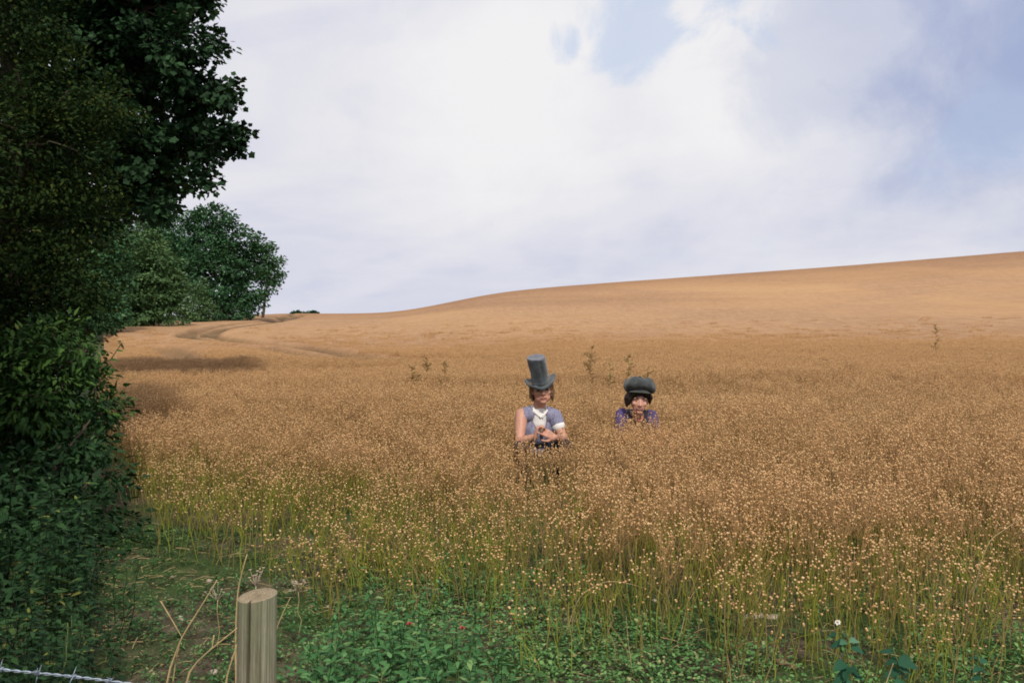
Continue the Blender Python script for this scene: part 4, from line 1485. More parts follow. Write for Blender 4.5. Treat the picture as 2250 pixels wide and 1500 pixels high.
def make_woman():
    gz = land1(*WOMAN)
    root = empty("person", (WOMAN[0], WOMAN[1], gz), "smiling person in dark baggy peaked cap and purple jacket, down to the neck in flax", "person", "people crouching in the flax")
    Hr = Euler((R(3), R(4), R(3))).to_matrix()
    hc, hs = np.array([0.0, -0.06, 0.800]), 1.06
    B = Body()
    at = head_parts(B, hc, Hr, hs, 0.98, 1.0, 1.12)
    neck0 = np.array([0.0, 0.055, 0.635])
    B.cap([neck0 - [0, 0, .04], neck0, hc + [0, .03, -.055]], [.066, .054, .050])
    shL, shR = np.array([-.142, .085, .640]), np.array([.146, .085, .622])
    chest, belly, pelvis = np.array([0, .14, .50]), np.array([0, .22, .36]), np.array([0, .28, .25])
    B.ell(chest, (.145, .11, .145), (R(-30), 0, 0)).ell(belly, (.13, .10, .12), (R(-30), 0, 0)).ell(pelvis, (.16, .13, .11))
    B.cap([neck0 + [0, .02, -.02], shL], [.060, .054]).cap([neck0 + [0, .02, -.02], shR], [.060, .054])
    elL, elR = np.array([-.190, -.02, .40]), np.array([.192, -.02, .395])
    wrL, wrR = np.array([-.10, -.20, .40]), np.array([.10, -.20, .395])
    for s_, e, w in ((shL, elL, wrL), (shR, elR, wrR)):
        B.cap([s_, (s_ + e) / 2, e], [.052, .044, .037]).cap([e, e * .6 + w * .4, w], [.037, .035, .025])
    hand(B, wrL, (.9, -.3, -.1), (0, .2, -1), 1, (.35, .4, .45, .5), .92)
    hand(B, wrR, (-.9, -.3, -.1), (0, .2, -1), -1, (.35, .4, .45, .5), .92)
    hips = [np.array([k * .095, .27, .24]) for k in (-1, 1)]
    knees = [np.array([k * .15, -.06, .34]) for k in (-1, 1)]
    ank = [np.array([k * .12, .14, .085]) for k in (-1, 1)]
    for h, k, a in zip(hips, knees, ank):
        B.cap([h, k], [.088, .056]).cap([k, k * .6 + a * .4, a], [.054, .050, .036]).cap([a, a + [0, -.02, -.045], a + [0, -.13, -.052]], [.038, .032, .024])
    me = B.mesh("body", 0.0062, 3)
    hi = np.array(Hr).T

    def rule(c):
        l = hi @ (np.array(c) - hc) / hs
        if abs(l[0]) < .028 and l[1] < -.066 and -.084 < l[2] < -.056:
            return 1
        return 0
    paint(me, [M["skin"], M["lips"]], rule)
    link("body", me, root)
    head_details(root, at, Hr, hs, M["iris_dark"], 1.0)
    V, F = tube([at(-.022, -.080, -.064), at(-.010, -.0875, -.0685), at(0, -.090, -.0695), at(.010, -.0875, -.0685), at(.022, -.080, -.064)], [.0012, .0026, .0030, .0026, .0012], 8)
    local_mesh("teeth", root, V, F, M["teeth"])
    for dz, rr in ((.0045, .0042), (-.0045, .0046)):
        V, F = tube([at(-.031, -.075, -.055 + dz * .2), at(-.017, -.0865, -.0655 + dz * .8), at(0, -.0905, -.0695 + dz), at(.017, -.0865, -.0655 + dz * .8), at(.031, -.075, -.055 + dz * .2)], [.0018, rr, rr, rr, .0018], 8)
        local_mesh("lip", root, V, F, M["lips"])

    # short dark hair bunched under the cap, longer on the left
    rng = np.random.default_rng(72)
    B = Body()
    B.ell(at(0, .020, .045), np.array([.083, .094, .076]) * hs)
    for i in range(60):
        an = rng.uniform(-.35, math.pi + .55)
        x, y = math.cos(an) * .084, math.sin(an) * .094
        z0 = .06 + rng.uniform(-.01, .02)
        ln = rng.uniform(.07, .10) * (1.15 if x < 0 else .80)
        out = 1.16 if abs(x) > .03 else 1.05
        B.cap([at(x, y, z0), at(x * out + rng.normal(0, .006), y * 1.05, z0 - ln * .5), at(x * out * .97 + rng.normal(0, .008), y + rng.normal(0, .006), z0 - ln)], [.016, .020, .010])
    for x, y, z, x2, z2 in ((-.055, -.055, .085, -.070, .010), (-.04, -.068, .090, -.062, .040), (.02, -.076, .092, .052, .056), (.05, -.062, .085, .070, .030), (.0, -.08, .092, .036, .066)):
        B.cap([at(x, y, z), at((x + x2) / 2, y - .008, (z + z2) / 2 + .006), at(x2, y + .004, z2)], [.014, .013, .006])
    me = B.mesh("hair", 0.006, 1)
    me.materials.clear(); me.materials.append(M["hair_dark"])
    link("hair", me, root)

    # the baggy cap: a soft gathered crown over a band, with a short peak
    cap = empty("cap", (0, 0, 0), None, None)
    cap.parent = root
    cap.matrix_basis = Matrix.Translation(Vector(at(0, .020, .092))) @ Euler((R(-9), R(5), R(2))).to_matrix().to_4x4() @ Matrix.Diagonal((.97, 1.0, .90, 1.0))
    prof = [(.088, .000), (.118, -.026), (.146, -.018), (.161, .010), (.164, .046), (.154, .086), (.128, .118), (.088, .138), (.044, .148), (.001, .150)]

    def wob(an, i):
        return 1 + .045 * np.sin(an * 3 + 1.1 + i * .25) + .030 * np.sin(an * 8 + i * .6) + .014 * np.sin(an * 13)
    V, F = lathe(prof, 64, wob)
    an = np.arctan2(V[:, 1], V[:, 0])
    V[:, 2] += .016 * np.sin(V[:, 0] * 38 + 1) * np.sin(V[:, 1] * 30) - .018 * np.clip(-V[:, 1] - .03, 0, 1) * 3
    V[:, 2] += np.clip((-V[:, 1] - .03) / .09, 0, 1) * np.clip((.055 - V[:, 2]) / .07, 0, 1) * .040
    V[:, 2] *= .98
    local_mesh("cap_crown", cap, V, F, M["cap_cloth"])
    for k in range(8):                                          # seams of the panels
        a = k * math.pi / 4 + .35
        pts = [(r * math.cos(a) * (1 + .045 * math.sin(a * 3 + 1.1 + i * .25) + .030 * math.sin(a * 8 + i * .6) + .014 * math.sin(a * 13)) , r * math.sin(a) * (1 + .045 * math.sin(a * 3 + 1.1 + i * .25) + .030 * math.sin(a * 8 + i * .6) + .014 * math.sin(a * 13)), z) for i, (r, z) in enumerate(prof)]
        pts = np.array(pts)
        pts[:, 2] += .016 * np.sin(pts[:, 0] * 38 + 1) * np.sin(pts[:, 1] * 30) - .018 * np.clip(-pts[:, 1] - .03, 0, 1) * 3
        pts[:, 2] += np.clip((-pts[:, 1] - .03) / .09, 0, 1) * np.clip((.055 - pts[:, 2]) / .07, 0, 1) * .040
        pts[:, 2] *= .98
        V, F = tube(pts[1:], .0022, 5)
        local_mesh("seam", cap, V, F, M["cap_trim"])
    B = Body(); B.ell((0, 0, .153), (.012, .012, .007))
    me = B.mesh("button", .003, 1); me.materials.clear(); me.materials.append(M["cap_cloth"])
    link("button", me, cap)
    V, F = lathe([(.084, -.018), (.094, -.018), (.096, .006), (.088, .010)], 48)
    local_mesh("cap_band", cap, V, F, M["cap_cloth"])
    # peak: a curved plate sloping down over the forehead
    rows, cols = 7, 25
    top = np.zeros((rows, cols, 3))
    for j in range(cols):
        a = R(-90) + R(70) * (j / (cols - 1) * 2 - 1)
        w = math.cos((j / (cols - 1) * 2 - 1) * math.pi / 2)
        for i in range(rows):
            t = i / (rows - 1)
            r = .092 + .068 * t * w ** .6
            top[i, j] = (r * math.cos(a) * (1 + .10 * t), r * math.sin(a), .004 - .042 * t * (.55 + .45 * w) + .020 * w * (1 - .2 * t) - .012)
    bot = top.copy(); bot[:, :, 2] -= .005
    V = np.concatenate([top.reshape(-1, 3), bot.reshape(-1, 3)])
    F = []
    n = rows * cols
    for i in range(rows - 1):
        for j in range(cols - 1):
            a = i * cols + j
            F.append((a, a + 1, a + cols + 1, a + cols)); F.append((n + a, n + a + cols, n + a + cols + 1, n + a + 1))
    for j in range(cols - 1):
        a = (rows - 1) * cols + j
        F.append((a, a + 1, n + a + 1, n + a))
    local_mesh("peak", cap, V, np.array(F), M["cap_cloth"])
    V, F = tube(top[-1] + [0, 0, -.002], .0035, 6)
    local_mesh("peak_edge", cap, V, F, M["cap_trim"])

    # jacket, collar, scarf, trousers, boots
    B = Body()
    B.ell(chest, (.163, .130, .16), (R(-30), 0, 0)).ell(belly, (.155, .125, .15), (R(-30), 0, 0))
    B.cap([neck0 + [0, .03, -.02], shL], [.070, .067]).cap([neck0 + [0, .03, -.02], shR], [.070, .067])
    for s_, e, w in ((shL, elL, wrL), (shR, elR, wrR)):
        B.cap([s_, (s_ + e) / 2, e], [.067, .060, .052]).cap([e, e * .25 + w * .75], [.052, .042])
    me = B.mesh("jacket", 0.008, 3)
    trim(me, lambda c: not (c[2] > .50 and c[1] < .10 and abs(c[0]) < .075 * (c[2] - .50) / .13) and not (math.hypot(c[0], c[1] - .05) < .070 and c[2] > .62))
    me.materials.clear(); me.materials.append(M["jacket"])
    thicken(link("jacket", me, root), .005)
    for k in (-1, 1):
        pts = [neck0 + [k * .02, .085, .045], neck0 + [k * .078, .04, .045], neck0 + [k * .092, -.02, .020], neck0 + [k * .066, -.072, -.045], neck0 + [k * .03, -.075, -.11]]
        V, F = tube(np.array(pts), [.016, .022, .026, .022, .012], 8)
        local_mesh("collar", root, V, F, M["collar"])
    V, F = tube([neck0 + [-.05, -.03, -.005], neck0 + [-.03, -.065, -.035], neck0 + [.01, -.075, -.05], neck0 + [.045, -.055, -.02], neck0 + [.06, -.02, .0]], [.014, .022, .026, .022, .014], 8)
    local_mesh("scarf", root, V, F, M["scarf"])
    B = Body()
    B.ell(pelvis, (.172, .140, .118))
    for h, k, a in zip(hips, knees, ank):
        B.cap([h, k], [.097, .068]).cap([k, k * .6 + a * .4, a + [0, 0, .02]], [.066, .062, .052])
    me = B.mesh("trousers", 0.011, 3)
    me.materials.clear(); me.materials.append(M["trousers"])
    link("trousers", me, root)
    for a in ank:
        B = Body().cap([a + [0, 0, .04], a, a + [0, -.03, -.04], a + [0, -.145, -.048]], [.048, .046, .040, .030])
        me = B.mesh("boot", 0.009, 2)
        trim(me, lambda c: c[2] > -.002)
        me.materials.clear(); me.materials.append(M["boots"])
        link("boot", me, root)


make_man()
make_woman()


# ------------------------------------------------------------------ fence post and barbed wire
def post_material():
    n = NT("weathered_post_wood")
    v = n.coord((26, 26, 0.9))
    f = n.noise(v, 3.0, 9, 0.7, 0.5)
    w = n.noise(n.coord((3, 3, 1.6)), 2.2, 4, 0.6, 0.6)
    c = n.ramp(f, [(0.33, (0.07, 0.058, 0.042)), (0.45, (0.20, 0.175, 0.12)), (0.56, (0.32, 0.295, 0.215)), (0.70, (0.47, 0.44, 0.35))])
    c = n.mix(n.range(w, 0.42, 0.60, 0, 0.7), c, (0.225, 0.245, 0.145))
    w2 = n.noise(n.coord((5, 5, 0.8)), 2.6, 4, 0.6, 0.8)
    c = n.mix(n.range(w2, 0.58, 0.68, 0, 0.5), c, (0.30, 0.21, 0.11))
    w3 = n.noise(n.coord((4, 4, 1.1)), 2.9, 5, 0.6, 1.2)
    c = n.mix(n.range(w3, 0.60, 0.70, 0, 0.6), c, (0.115, 0.095, 0.085))
    return n.finish(c, 0.85, 0.15, f, 0.009, 0.9)


def endgrain_material():
    n = NT("sawn_end_grain")
    v = n.coord()
    wv = n.new("ShaderNodeTexWave")
    wv.wave_type = 'RINGS'
    wv.rings_direction = 'Z'
    wv.inputs["Scale"].default_value = 42
    wv.inputs["Distortion"].default_value = 2.5
    wv.inputs["Detail"].default_value = 3
    n.link(v, wv.inputs["Vector"])
    f = n.noise(v, 90, 6, 0.7)
    c = n.mix(n.range(f, .3, .7), n.ramp(wv.outputs["Fac"], [(0.2, (0.19, 0.14, 0.085)), (0.8, (0.30, 0.235, 0.15))]), (0.36, 0.30, 0.21))
    return n.finish(c, 0.9, 0.1, f, 0.003, 0.8)


M["post"] = post_material()
M["endgrain"] = endgrain_material()
M["wire"] = plain("galvanised_wire", (0.30, 0.35, 0.42), 0.45, 0.25, 60, 0.001, metal=0.6, bscale=300)
M["wire_rust"] = plain("dull_staple", (0.20, 0.17, 0.15), 0.5, 0.3, 60, metal=0.7)

PY = 2.27


def fence_post(x, y, top, label, lean=0.0):
    gz = land1(x, y)
    root = empty("fence_post", (x, y, gz), label, "post", "wooden posts of the wire fence")
    root.rotation_euler = (R(1.0), lean, R(3))
    seg, rows = 220, 26
    H = top - gz
    an = np.arange(seg) * 2 * np.pi / seg
    zz = np.linspace(-0.3, H, rows)
    V = []
    for z in zz:
        r = 0.0485 * (1.035 - .05 * z / H)
        rad = r * (1 + .010 * np.sin(3 * an + 1 + z) + .006 * np.sin(9 * an + 3 * z))
        for a0, wd, dp in ((-1.86 + .05 * z + .02 * math.sin(z * 9), .055, .55), (-.80, .022, .10), (-.62, .02, .08), (-2.35, .022, .06), (-1.15, .018, .07), (-.42, .02, .08), (-2.05, .016, .05), (1.2, .05, .12)):   # drying cracks
            rad -= r * dp * np.exp(-(np.angle(np.exp(1j * (an - a0))) / wd) ** 2)
        V.append(np.stack([rad * np.cos(an), rad * np.sin(an), np.full(seg, z)], 1))
    # the sawn top slopes down to the left and towards the camera
    V[-1][:, 2] += V[-1][:, 0] * 0.13 + V[-1][:, 1] * 0.05
    V[-2][:, 2] += V[-2][:, 0] * 0.08
    top_ring = V[-1].copy()
    V = np.concatenate(V)
    F = np.array([(i * seg + j, i * seg + (j + 1) % seg, (i + 1) * seg + (j + 1) % seg, (i + 1) * seg + j) for i in range(rows - 1) for j in range(seg)])
    g = Geo(); g.add(V, F)
    link("shaft", g.mesh("shaft", M["post"], True, False), root)
    ctr = top_ring.mean(0)
    rings = [top_ring] + [ctr + (top_ring - ctr) * k + np.array([0, 0, .0012]) for k in (.97, .7, .4, .15)]
    rng = np.random.default_rng(int(abs(x) * 100))
    for q in rings[2:]:
        q[:, 2] += rng.normal(0, .0006, seg)
    W = np.concatenate(rings + [ctr[None] + [0, 0, .001]])
    F = [(i * seg + j, i * seg + (j + 1) % seg, (i + 1) * seg + (j + 1) % seg, (i + 1) * seg + j) for i in range(4) for j in range(seg)]
    F = np.array(F)
    F = np.concatenate([F[:, [0, 1, 2]], F[:, [0, 2, 3]], np.array([(4 * seg + j, 4 * seg + (j + 1) % seg, 5 * seg) for j in range(seg)])])
    g = Geo(); g.add(W, F)
    link("sawn_top", g.mesh("sawn_top", M["endgrain"], False, False), root)
    return root


def make_fence():
    c = P(566, 1303, PY)
    fence_post(c.x - .020, c.y, c.z, "weathered round wooden post with sawn sloping top and long crack", R(1.4))
    a, b = np.array(P(0, 1468, 2.215)), np.array(P(300, 1497, 2.215))
    d = (b - a) / np.linalg.norm(b - a)
    ta = (c.x - .02 - a[0]) / d[0]
    end = a + d * ta
    left = a - d * 1.75
    fence_post(left[0] - .02, PY + 0.02, left[2] + .18, "wooden post holding the barbed wire beyond the left edge")
    root = empty("barbed_wire", tuple(end), "twisted galvanised barbed wire strung from the wooden post to the left", "wire")
    Lw = np.linalg.norm(end - left)
    n = 420
    s = np.linspace(0, 1, n)
    cen = left + (end - left) * s[:, None]
    cen[:, 2] += .0012 * np.sin(s * 40) - .012 * sstep(.55, 1.0, s) + .004
    u = np.cross(d, [0, 0, 1]); u /= np.linalg.norm(u)
    v = np.cross(u, d)
    for ph in (0, math.pi):
        th = s * Lw / 0.050 * 2 * math.pi + ph
        q = cen + .0022 * (np.cos(th)[:, None] * u + np.sin(th)[:, None] * v) - end
        V, F = tube(q, .0019, 6)
        local_mesh("strand", root, V, F, M["wire"])
    rng = np.random.default_rng(9)
    k = int(Lw / .088)
    for i in range(k):
        t = (i + .4) / k
        p0 = cen[int(t * (n - 1))] - end
        a0 = rng.uniform(0, 6.28)
        g = Geo()
        for sgn in (0, 1):
            aa = a0 + sgn * 2.2
            th = np.linspace(0, 2.6 * math.pi, 16)
            off = (sgn - .5) * .005
            q = [p0 + d * (off + .0035 * (t_ / 8 - 0.4)) + .0052 * (math.cos(t_ + aa) * u + math.sin(t_ + aa) * v) for t_ in th]
            e0 = (math.cos(aa) * u + math.sin(aa) * v); e1 = (math.cos(aa + th[-1]) * u + math.sin(aa + th[-1]) * v)
            t0 = -math.sin(aa) * u + math.cos(aa) * v; t1 = -math.sin(aa + th[-1]) * u + math.cos(aa + th[-1]) * v
            q = [p0 + d * off + .005 * e0 - t0 * .024 - d * .004] + q + [p0 + d * off + .005 * e1 + t1 * .024 + d * .004]
            r = np.full(len(q), .0017); r[0] = r[-1] = .0007
            V, F = tube(q, r, 5)
            g.add(V, F)
        link("barb", g.mesh("barb", M["wire"], True, False), root)
    V, F = tube([end + [-.006, .02, .012], end + [-.006, -.008, .012], end + [0, -.010, 0], end + [.006, -.008, -.012], end + [.006, .02, -.012]] - end, .0018, 6)
    local_mesh("staple", root, V, F, M["wire_rust"])


make_fence()


# ------------------------------------------------------------------ weeds, stalks, stones in front of the crop
LT = leaf_tooth()


def herb(seed, h, leaf, rng=None):
    """leaf layout of an upright herb: opposite pairs that shrink towards the tip"""
    rng = np.random.default_rng(seed)
    lean = rng.normal(0, .10, 2)
    p = bend((0, 0, 0), (lean[0] * h, lean[1] * h, h), 0, h * .02, 7, rng)
    pos, tip, nrm, size = [], [], [], []
    k = max(5, int(h / .045))
    for i in range(k):
        t = .22 + .78 * i / (k - 1)
        q = np.array([np.interp(t, np.linspace(0, 1, 7), p[:, j]) for j in range(3)])
        a0 = i * 1.57 + rng.normal(0, .25)
        sz = leaf * (1.15 - .65 * t ** 2) * rng.uniform(.8, 1.2)
        for s_ in (0, math.pi):
            a = a0 + s_ + rng.normal(0, .2)
            pos.append(q + np.array([math.cos(a), math.sin(a), .2]) * .012)
            tip.append((math.cos(a), math.sin(a), rng.uniform(-.45, .25) + .3 * (t > .9)))
            nrm.append((rng.normal(0, .25), rng.normal(0, .25), 1))
            size.append(sz)
    n = len(pos)
    return p, np.array(pos), np.array(tip), np.array(nrm), np.array(size), np.clip(rng.normal(.5, .24, n), 0, .99)


M["herb_stem"] = plain("herb_stem", (0.10, 0.14, 0.04), 0.7, 0.3, 30)


def herb_source(name, seed, h, leaf, mat):
    p, pos, tip, nrm, size, rnd = herb(seed, h, leaf)
    g = Geo()
    V, F = tube(p, np.linspace(.0035, .0015, 7), 4, False); g.add(V, F, .15)
    put_leaves(g, LT, pos, tip, nrm, size, rnd)
    return bpy.data.objects.new(name, g.mesh(name, mat))


def rosette_source(name, seed, n, leaf, mat):
    rng = np.random.default_rng(seed)
    g = Geo()
    a = rng.uniform(0, 6.283, n)
    r = rng.uniform(.0, .07, n)
    pos = np.stack([r * np.cos(a), r * np.sin(a), rng.uniform(.005, .06, n)], 1)
    a2 = a + rng.normal(0, .7, n)
    tip = np.stack([np.cos(a2), np.sin(a2), rng.uniform(-.1, .7, n)], 1)
    nrm = rng.normal(0, .35, (n, 3)) + [0, 0, 1]
    put_leaves(g, leaf_simple(.08, .36), pos, tip, nrm, leaf * rng.uniform(.6, 1.3, n), np.clip(rng.normal(.5, .24, n), 0, 1))
    return bpy.data.objects.new(name, g.mesh(name, mat))


def px_ground(X, Y):
    """where a ground point appears in the photograph (to lay the weed patches out on the ground)"""
    z = land(X, Y) - EYE
    s, c = math.sin(PITCH), math.cos(PITCH)
    f = Y * c + z * s
    u = -Y * s + z * c
    return 1125 + 2000 * X / f, 750 - 2000 * u / f


def make_weeds():
    rng = np.random.default_rng(19)
    # two masses of nettles: right of the post, and down at the left corner under the hedge
    src = [herb_source("nettle_a%02d" % i, 500 + i, rng.uniform(.26, .42), .060, M["leaf_nettle"]) for i in range(6)]
    src += [herb_source("nettle_b%02d" % i, 520 + i, rng.uniform(.38, .62), .070, M["leaf_bramble"]) for i in range(6)]
    X, Y = jitter_grid(-3.8, 0.5, 2.5, 6.6, .085, rng)
    rough = fbm(X * 3.0, Y * 3.0, 31)
    # right-hand mass (x -0.95..0.15)
    a = sstep(-1.02, -.80, X) * (1 - sstep(-.25, .22, X + .10 * rough)) * (1 - sstep(4.0, 4.75, Y + .25 * rough)) * sstep(2.5, 2.8, Y)
    # left-hand mass: bounded on the right by a line that runs up along the hedge
    lim = -1.72 - .40 * (Y - 4) + .12 * rough
    b = (1 - sstep(-.22, .06, X - lim)) * (1 - sstep(5.2, 5.9, Y)) * np.clip(.72 + .5 * rough, .12, 1)
    # low growth round the foot of the post
    c_ = .42 * (X > -2.1) * (X < -.75) * (Y < 5.3) * np.clip(.8 + .6 * rough, .1, 1)
    u = rng.uniform(size=X.size)
    isa, isb = u < a * np.clip(.85 + .3 * rough, .2, 1), u < b * .8
    isc = u < c_
    post = np.hypot(X + .634, Y - PY) < .12
    ok = (isa | isb | isc) & ~post
    X, Y, isb2, isc2 = X[ok], Y[ok], isb[ok], (isc & ~isa & ~isb)[ok]
    n = len(X)
    idx = np.where(isb2, 6 + rng.integers(0, 6, n), rng.integers(0, 6, n))
    sc = np.where(isc2, .40, 1.0) * rng.uniform(.75, 1.2, n) * (1 + .15 * fbm(X * 2, Y * 2, 33))
    sc = np.where(isb2, sc * (.85 + .25 * sstep(-1.6, -3, X)), sc * (1 - .35 * sstep(-.35, .2, X)))
    # the largest plants that show in front are things of their own
    pxx, pyy = px_ground(X, Y)
    show = np.nonzero((pxx > 20) & (pxx < 1100) & (Y > 2.95) & (Y < 3.75) & ~isc2)[0]
    rng.shuffle(show)
    own = show[:26]
    rest = np.ones(n, bool); rest[own] = False
    scatter("nettle_patch", np.stack([X, Y, land(X, Y)], 1)[rest], np.stack([rng.normal(0, .1, n), rng.normal(0, .1, n), rng.uniform(0, 6.28, n)], 1)[rest],
            np.stack([sc, sc, sc], 1)[rest], idx[rest], src, "dense green nettles and brambles growing low on both sides of the wooden post", "weeds")
    for i in own:
        left = bool(isb2[i])
        mat = M["leaf_bramble"] if left else M["leaf_nettle"]
        o = empty("nettle_plant", (X[i], Y[i], land1(X[i], Y[i])),
                  "dark upright nettle stem in the dense mass at the lower left corner" if left else "bright green nettle stem in the leafy mass right of the post",
                  "nettle", "nettles in the lower left corner" if left else "nettles right of the post")
        p, pos, tip, nrm, size, rnd = herb(int(600 + i), (.50 if left else .38) * sc[i], .068 if left else .060)
        V, F = tube(p, np.linspace(.0035, .0015, 7), 5)
        local_mesh("stem", o, V, F, M["herb_stem"])
        leaf_objects(o, "bramble" if left else "nettle", LT, mat, pos, tip, nrm, size, rnd)

    # low ground cover between and under the first flax
    src = [rosette_source("cover_a%02d" % i, 700 + i, 30, .020, M["leaf_cover"]) for i in range(5)]
    src += [rosette_source("cover_b%02d" % i, 720 + i, 26, .026, M["leaf_low"]) for i in range(5)]
    X, Y = jitter_grid(-3.2, 5.2, 3.0, 7.0, .065, rng)
    rough = fbm(X * 2.2, Y * 2.2, 41)
    d = np.clip(.50 + .42 * rough, 0, 1)
    d = np.maximum(d, .92 * sstep(-.35, .05, X) * (1 - sstep(.7, 1.5, X + .2 * rough)) * (1 - sstep(4.7, 5.3, Y)))
    d *= 1 - .60 * np.exp(-(((X + 1.35) / .55) ** 2 + ((Y - 5.3) / .75) ** 2))       # bare, stony patch behind the post
    d *= 1 - sstep(.0, 1.4, Y - edge_y(X)) * .85
    d = np.maximum(d, .62 * (1 - sstep(-1.5, -.9, X)) * np.clip(.8 + .7 * rough, 0.15, 1))
    ok = (rng.uniform(size=X.size) < d) & (np.abs(X) < .62 * Y + .5)
    X, Y = X[ok], Y[ok]; n = len(X)
    sc = rng.uniform(.55, 1.3, n) * (.72 + .28 * sstep(-1.4, -.4, X))
    scatter("ground_cover", np.stack([X, Y, land(X, Y)], 1), np.stack([rng.normal(0, .12, n), rng.normal(0, .12, n), rng.uniform(0, 6.28, n)], 1),
            np.stack([sc, sc, sc], 1), rng.integers(0, 5, n) + 5 * (rng.uniform(size=n) < .15 + .75 * (1 - sstep(-1.5, -.7, X))), src, "low bright green leafy ground cover in front of the crop", "weeds")

    # dead straw lying on the soil
    ss = []
    for i in range(5):
        r2 = np.random.default_rng(750 + i)
        g = Geo()
        for _ in range(6):
            a, q = r2.uniform(0, 6.28), r2.uniform(-.12, .12, 2)
            ln = r2.uniform(.02, .10)
            dx = np.array([math.cos(a), math.sin(a), r2.normal(0, .12)]) * ln
            s0 = np.array([q[0], q[1], .006 + r2.uniform(0, .02)])
            V, F = tube(bend(s0, s0 + dx, .003, .0012, 4, r2), r2.uniform(.0008, .002), 4, False)
            V[:, 2] = np.maximum(V[:, 2], .001)
            g.add(V, F, .5)
        ss.append(bpy.data.objects.new("straw_%02d" % i, g.mesh("straw", M["dry"])))
    X, Y = jitter_grid(-3.0, 5.0, 3.2, 7.4, .16, rng)
    d = np.clip(.35 + .3 * fbm(X * 2, Y * 2, 51), .05, 1)
    d = np.maximum(d, .7 * np.exp(-(((X + 1.35) / .6) ** 2 + ((Y - 5.3) / .8) ** 2)))
    ok = rng.uniform(size=X.size) < d
    X, Y = X[ok], Y[ok]; n = len(X)
    scatter("straw_litter", np.stack([X, Y, land(X, Y) + .004], 1), np.stack([np.zeros(n), np.zeros(n), rng.uniform(0, 6.28, n)], 1), np.ones((n, 3)), rng.integers(0, 5, n), ss,
            "scattered dead straw lying on the soil before the crop", "straw")


make_weeds()


def stalk(label, lines, Y, r=.0032, to_ground=True, tipr=.5, group=None):
    """a dry stalk; each line is a run of photo pixels from its top down (the first is the main stem, carried on to the soil)"""
    pts = [np.array([P(x, y, Y + (0.0 if i == 0 else .02)) for x, y in ln]) for i, ln in enumerate(lines)]
    main = pts[0]
    if to_ground:
        g0 = main[-1]
        dx = (main[-1] - main[-2])
        foot = np.array([g0[0] + np.clip(dx[0], -.12, .12), g0[1] - .0, land1(g0[0], g0[1])])
        main = np.concatenate([main, [foot]])
    base = main[-1].copy()
    root = empty("dry_stalk", tuple(base), label, "dry stalk", group)
    for i, q in enumerate([main] + pts[1:]):
        m = 14
        s = np.linspace(0, len(q) - 1, m)
        q = np.stack([np.interp(s, np.arange(len(q)), q[:, j]) for j in range(3)], 1)
        q[1:-1] = (q[:-2] + 2 * q[1:-1] + q[2:]) / 4
        rr = np.linspace(r * tipr, r, m) * (1 if i == 0 else .75)
        rr[[4, 9]] *= 1.25
        V, F = tube(q - base, rr, 6)
        local_mesh("stem" if i == 0 else "side_stem", root, V, F, M["dry"])


def make_stalks():
    stalk("upright pale dry stalk close behind the left side of the post", [[(543, 1217), (530, 1262), (521, 1305), (517, 1400), (519, 1500)]], 2.75)
    stalk("long forked dry stalk leaning left of the post", [[(477, 1273), (440, 1335), (399, 1398), (384, 1440), (362, 1500)], [(399, 1398), (380, 1365), (353, 1320)], [(399, 1398), (386, 1450), (380, 1500)]], 2.9)
    stalk("dry stalk slanting down to the left from behind the post", [[(522, 1378), (500, 1396), (460, 1428), (404, 1480)], [(466, 1424), (470, 1395)]], 2.7)
    stalk("short thick dry stalk touching the lower left of the post", [[(523, 1410), (514, 1435), (503, 1470), (495, 1500)]], 2.6)
    stalk("thin dry stalk leaning right just beside the post", [[(638, 1312), (622, 1345), (608, 1378), (600, 1420)]], 2.9, .002)
    stalk("arched dry stem bowed over in the thin flax at lower centre", [[(1412, 1290), (1375, 1279), (1332, 1275), (1296, 1292), (1268, 1314)]], 4.6, .0024)
    stalk("broken dry stem slanting right among the bolls, lower centre", [[(1380, 1206), (1390, 1235), (1402, 1262), (1432, 1286), (1462, 1310)]], 4.9, .0024)
    stalk("straight vertical dry stem beside the broken slanting one", [[(1459, 1226), (1462, 1270), (1464, 1312)]], 4.85, .0026)
    stalk("dry stem curving up to the right in the thin flax", [[(1550, 1279), (1524, 1300), (1510, 1326), (1498, 1384)]], 4.5, .0022)
    stalk("dark thin bare stem before the green ground cover", [[(1376, 1352), (1379, 1400), (1386, 1452)]], 4.1, .0018)
    stalk("long pale dry stem falling right at the right edge of the field", [[(2083, 1178), (2104, 1215), (2127, 1250), (2156, 1305), (2182, 1365)]], 4.5, .0024)
    stalk("dry stem reaching up out of the flax at the right edge", [[(2262, 1130), (2230, 1147), (2208, 1162), (2165, 1192)]], 4.7, .0022)
    stalk("dry grass stem with hooked top in the dense flax", [[(1757, 1071), (1744, 1090), (1738, 1112), (1735, 1150)]], 5.0, .0024)
    stalk("yellow dry stalk before the broad leaved weeds at lower right", [[(1963, 1456), (1955, 1478), (1945, 1505)]], 3.6, .0026)


make_stalks()


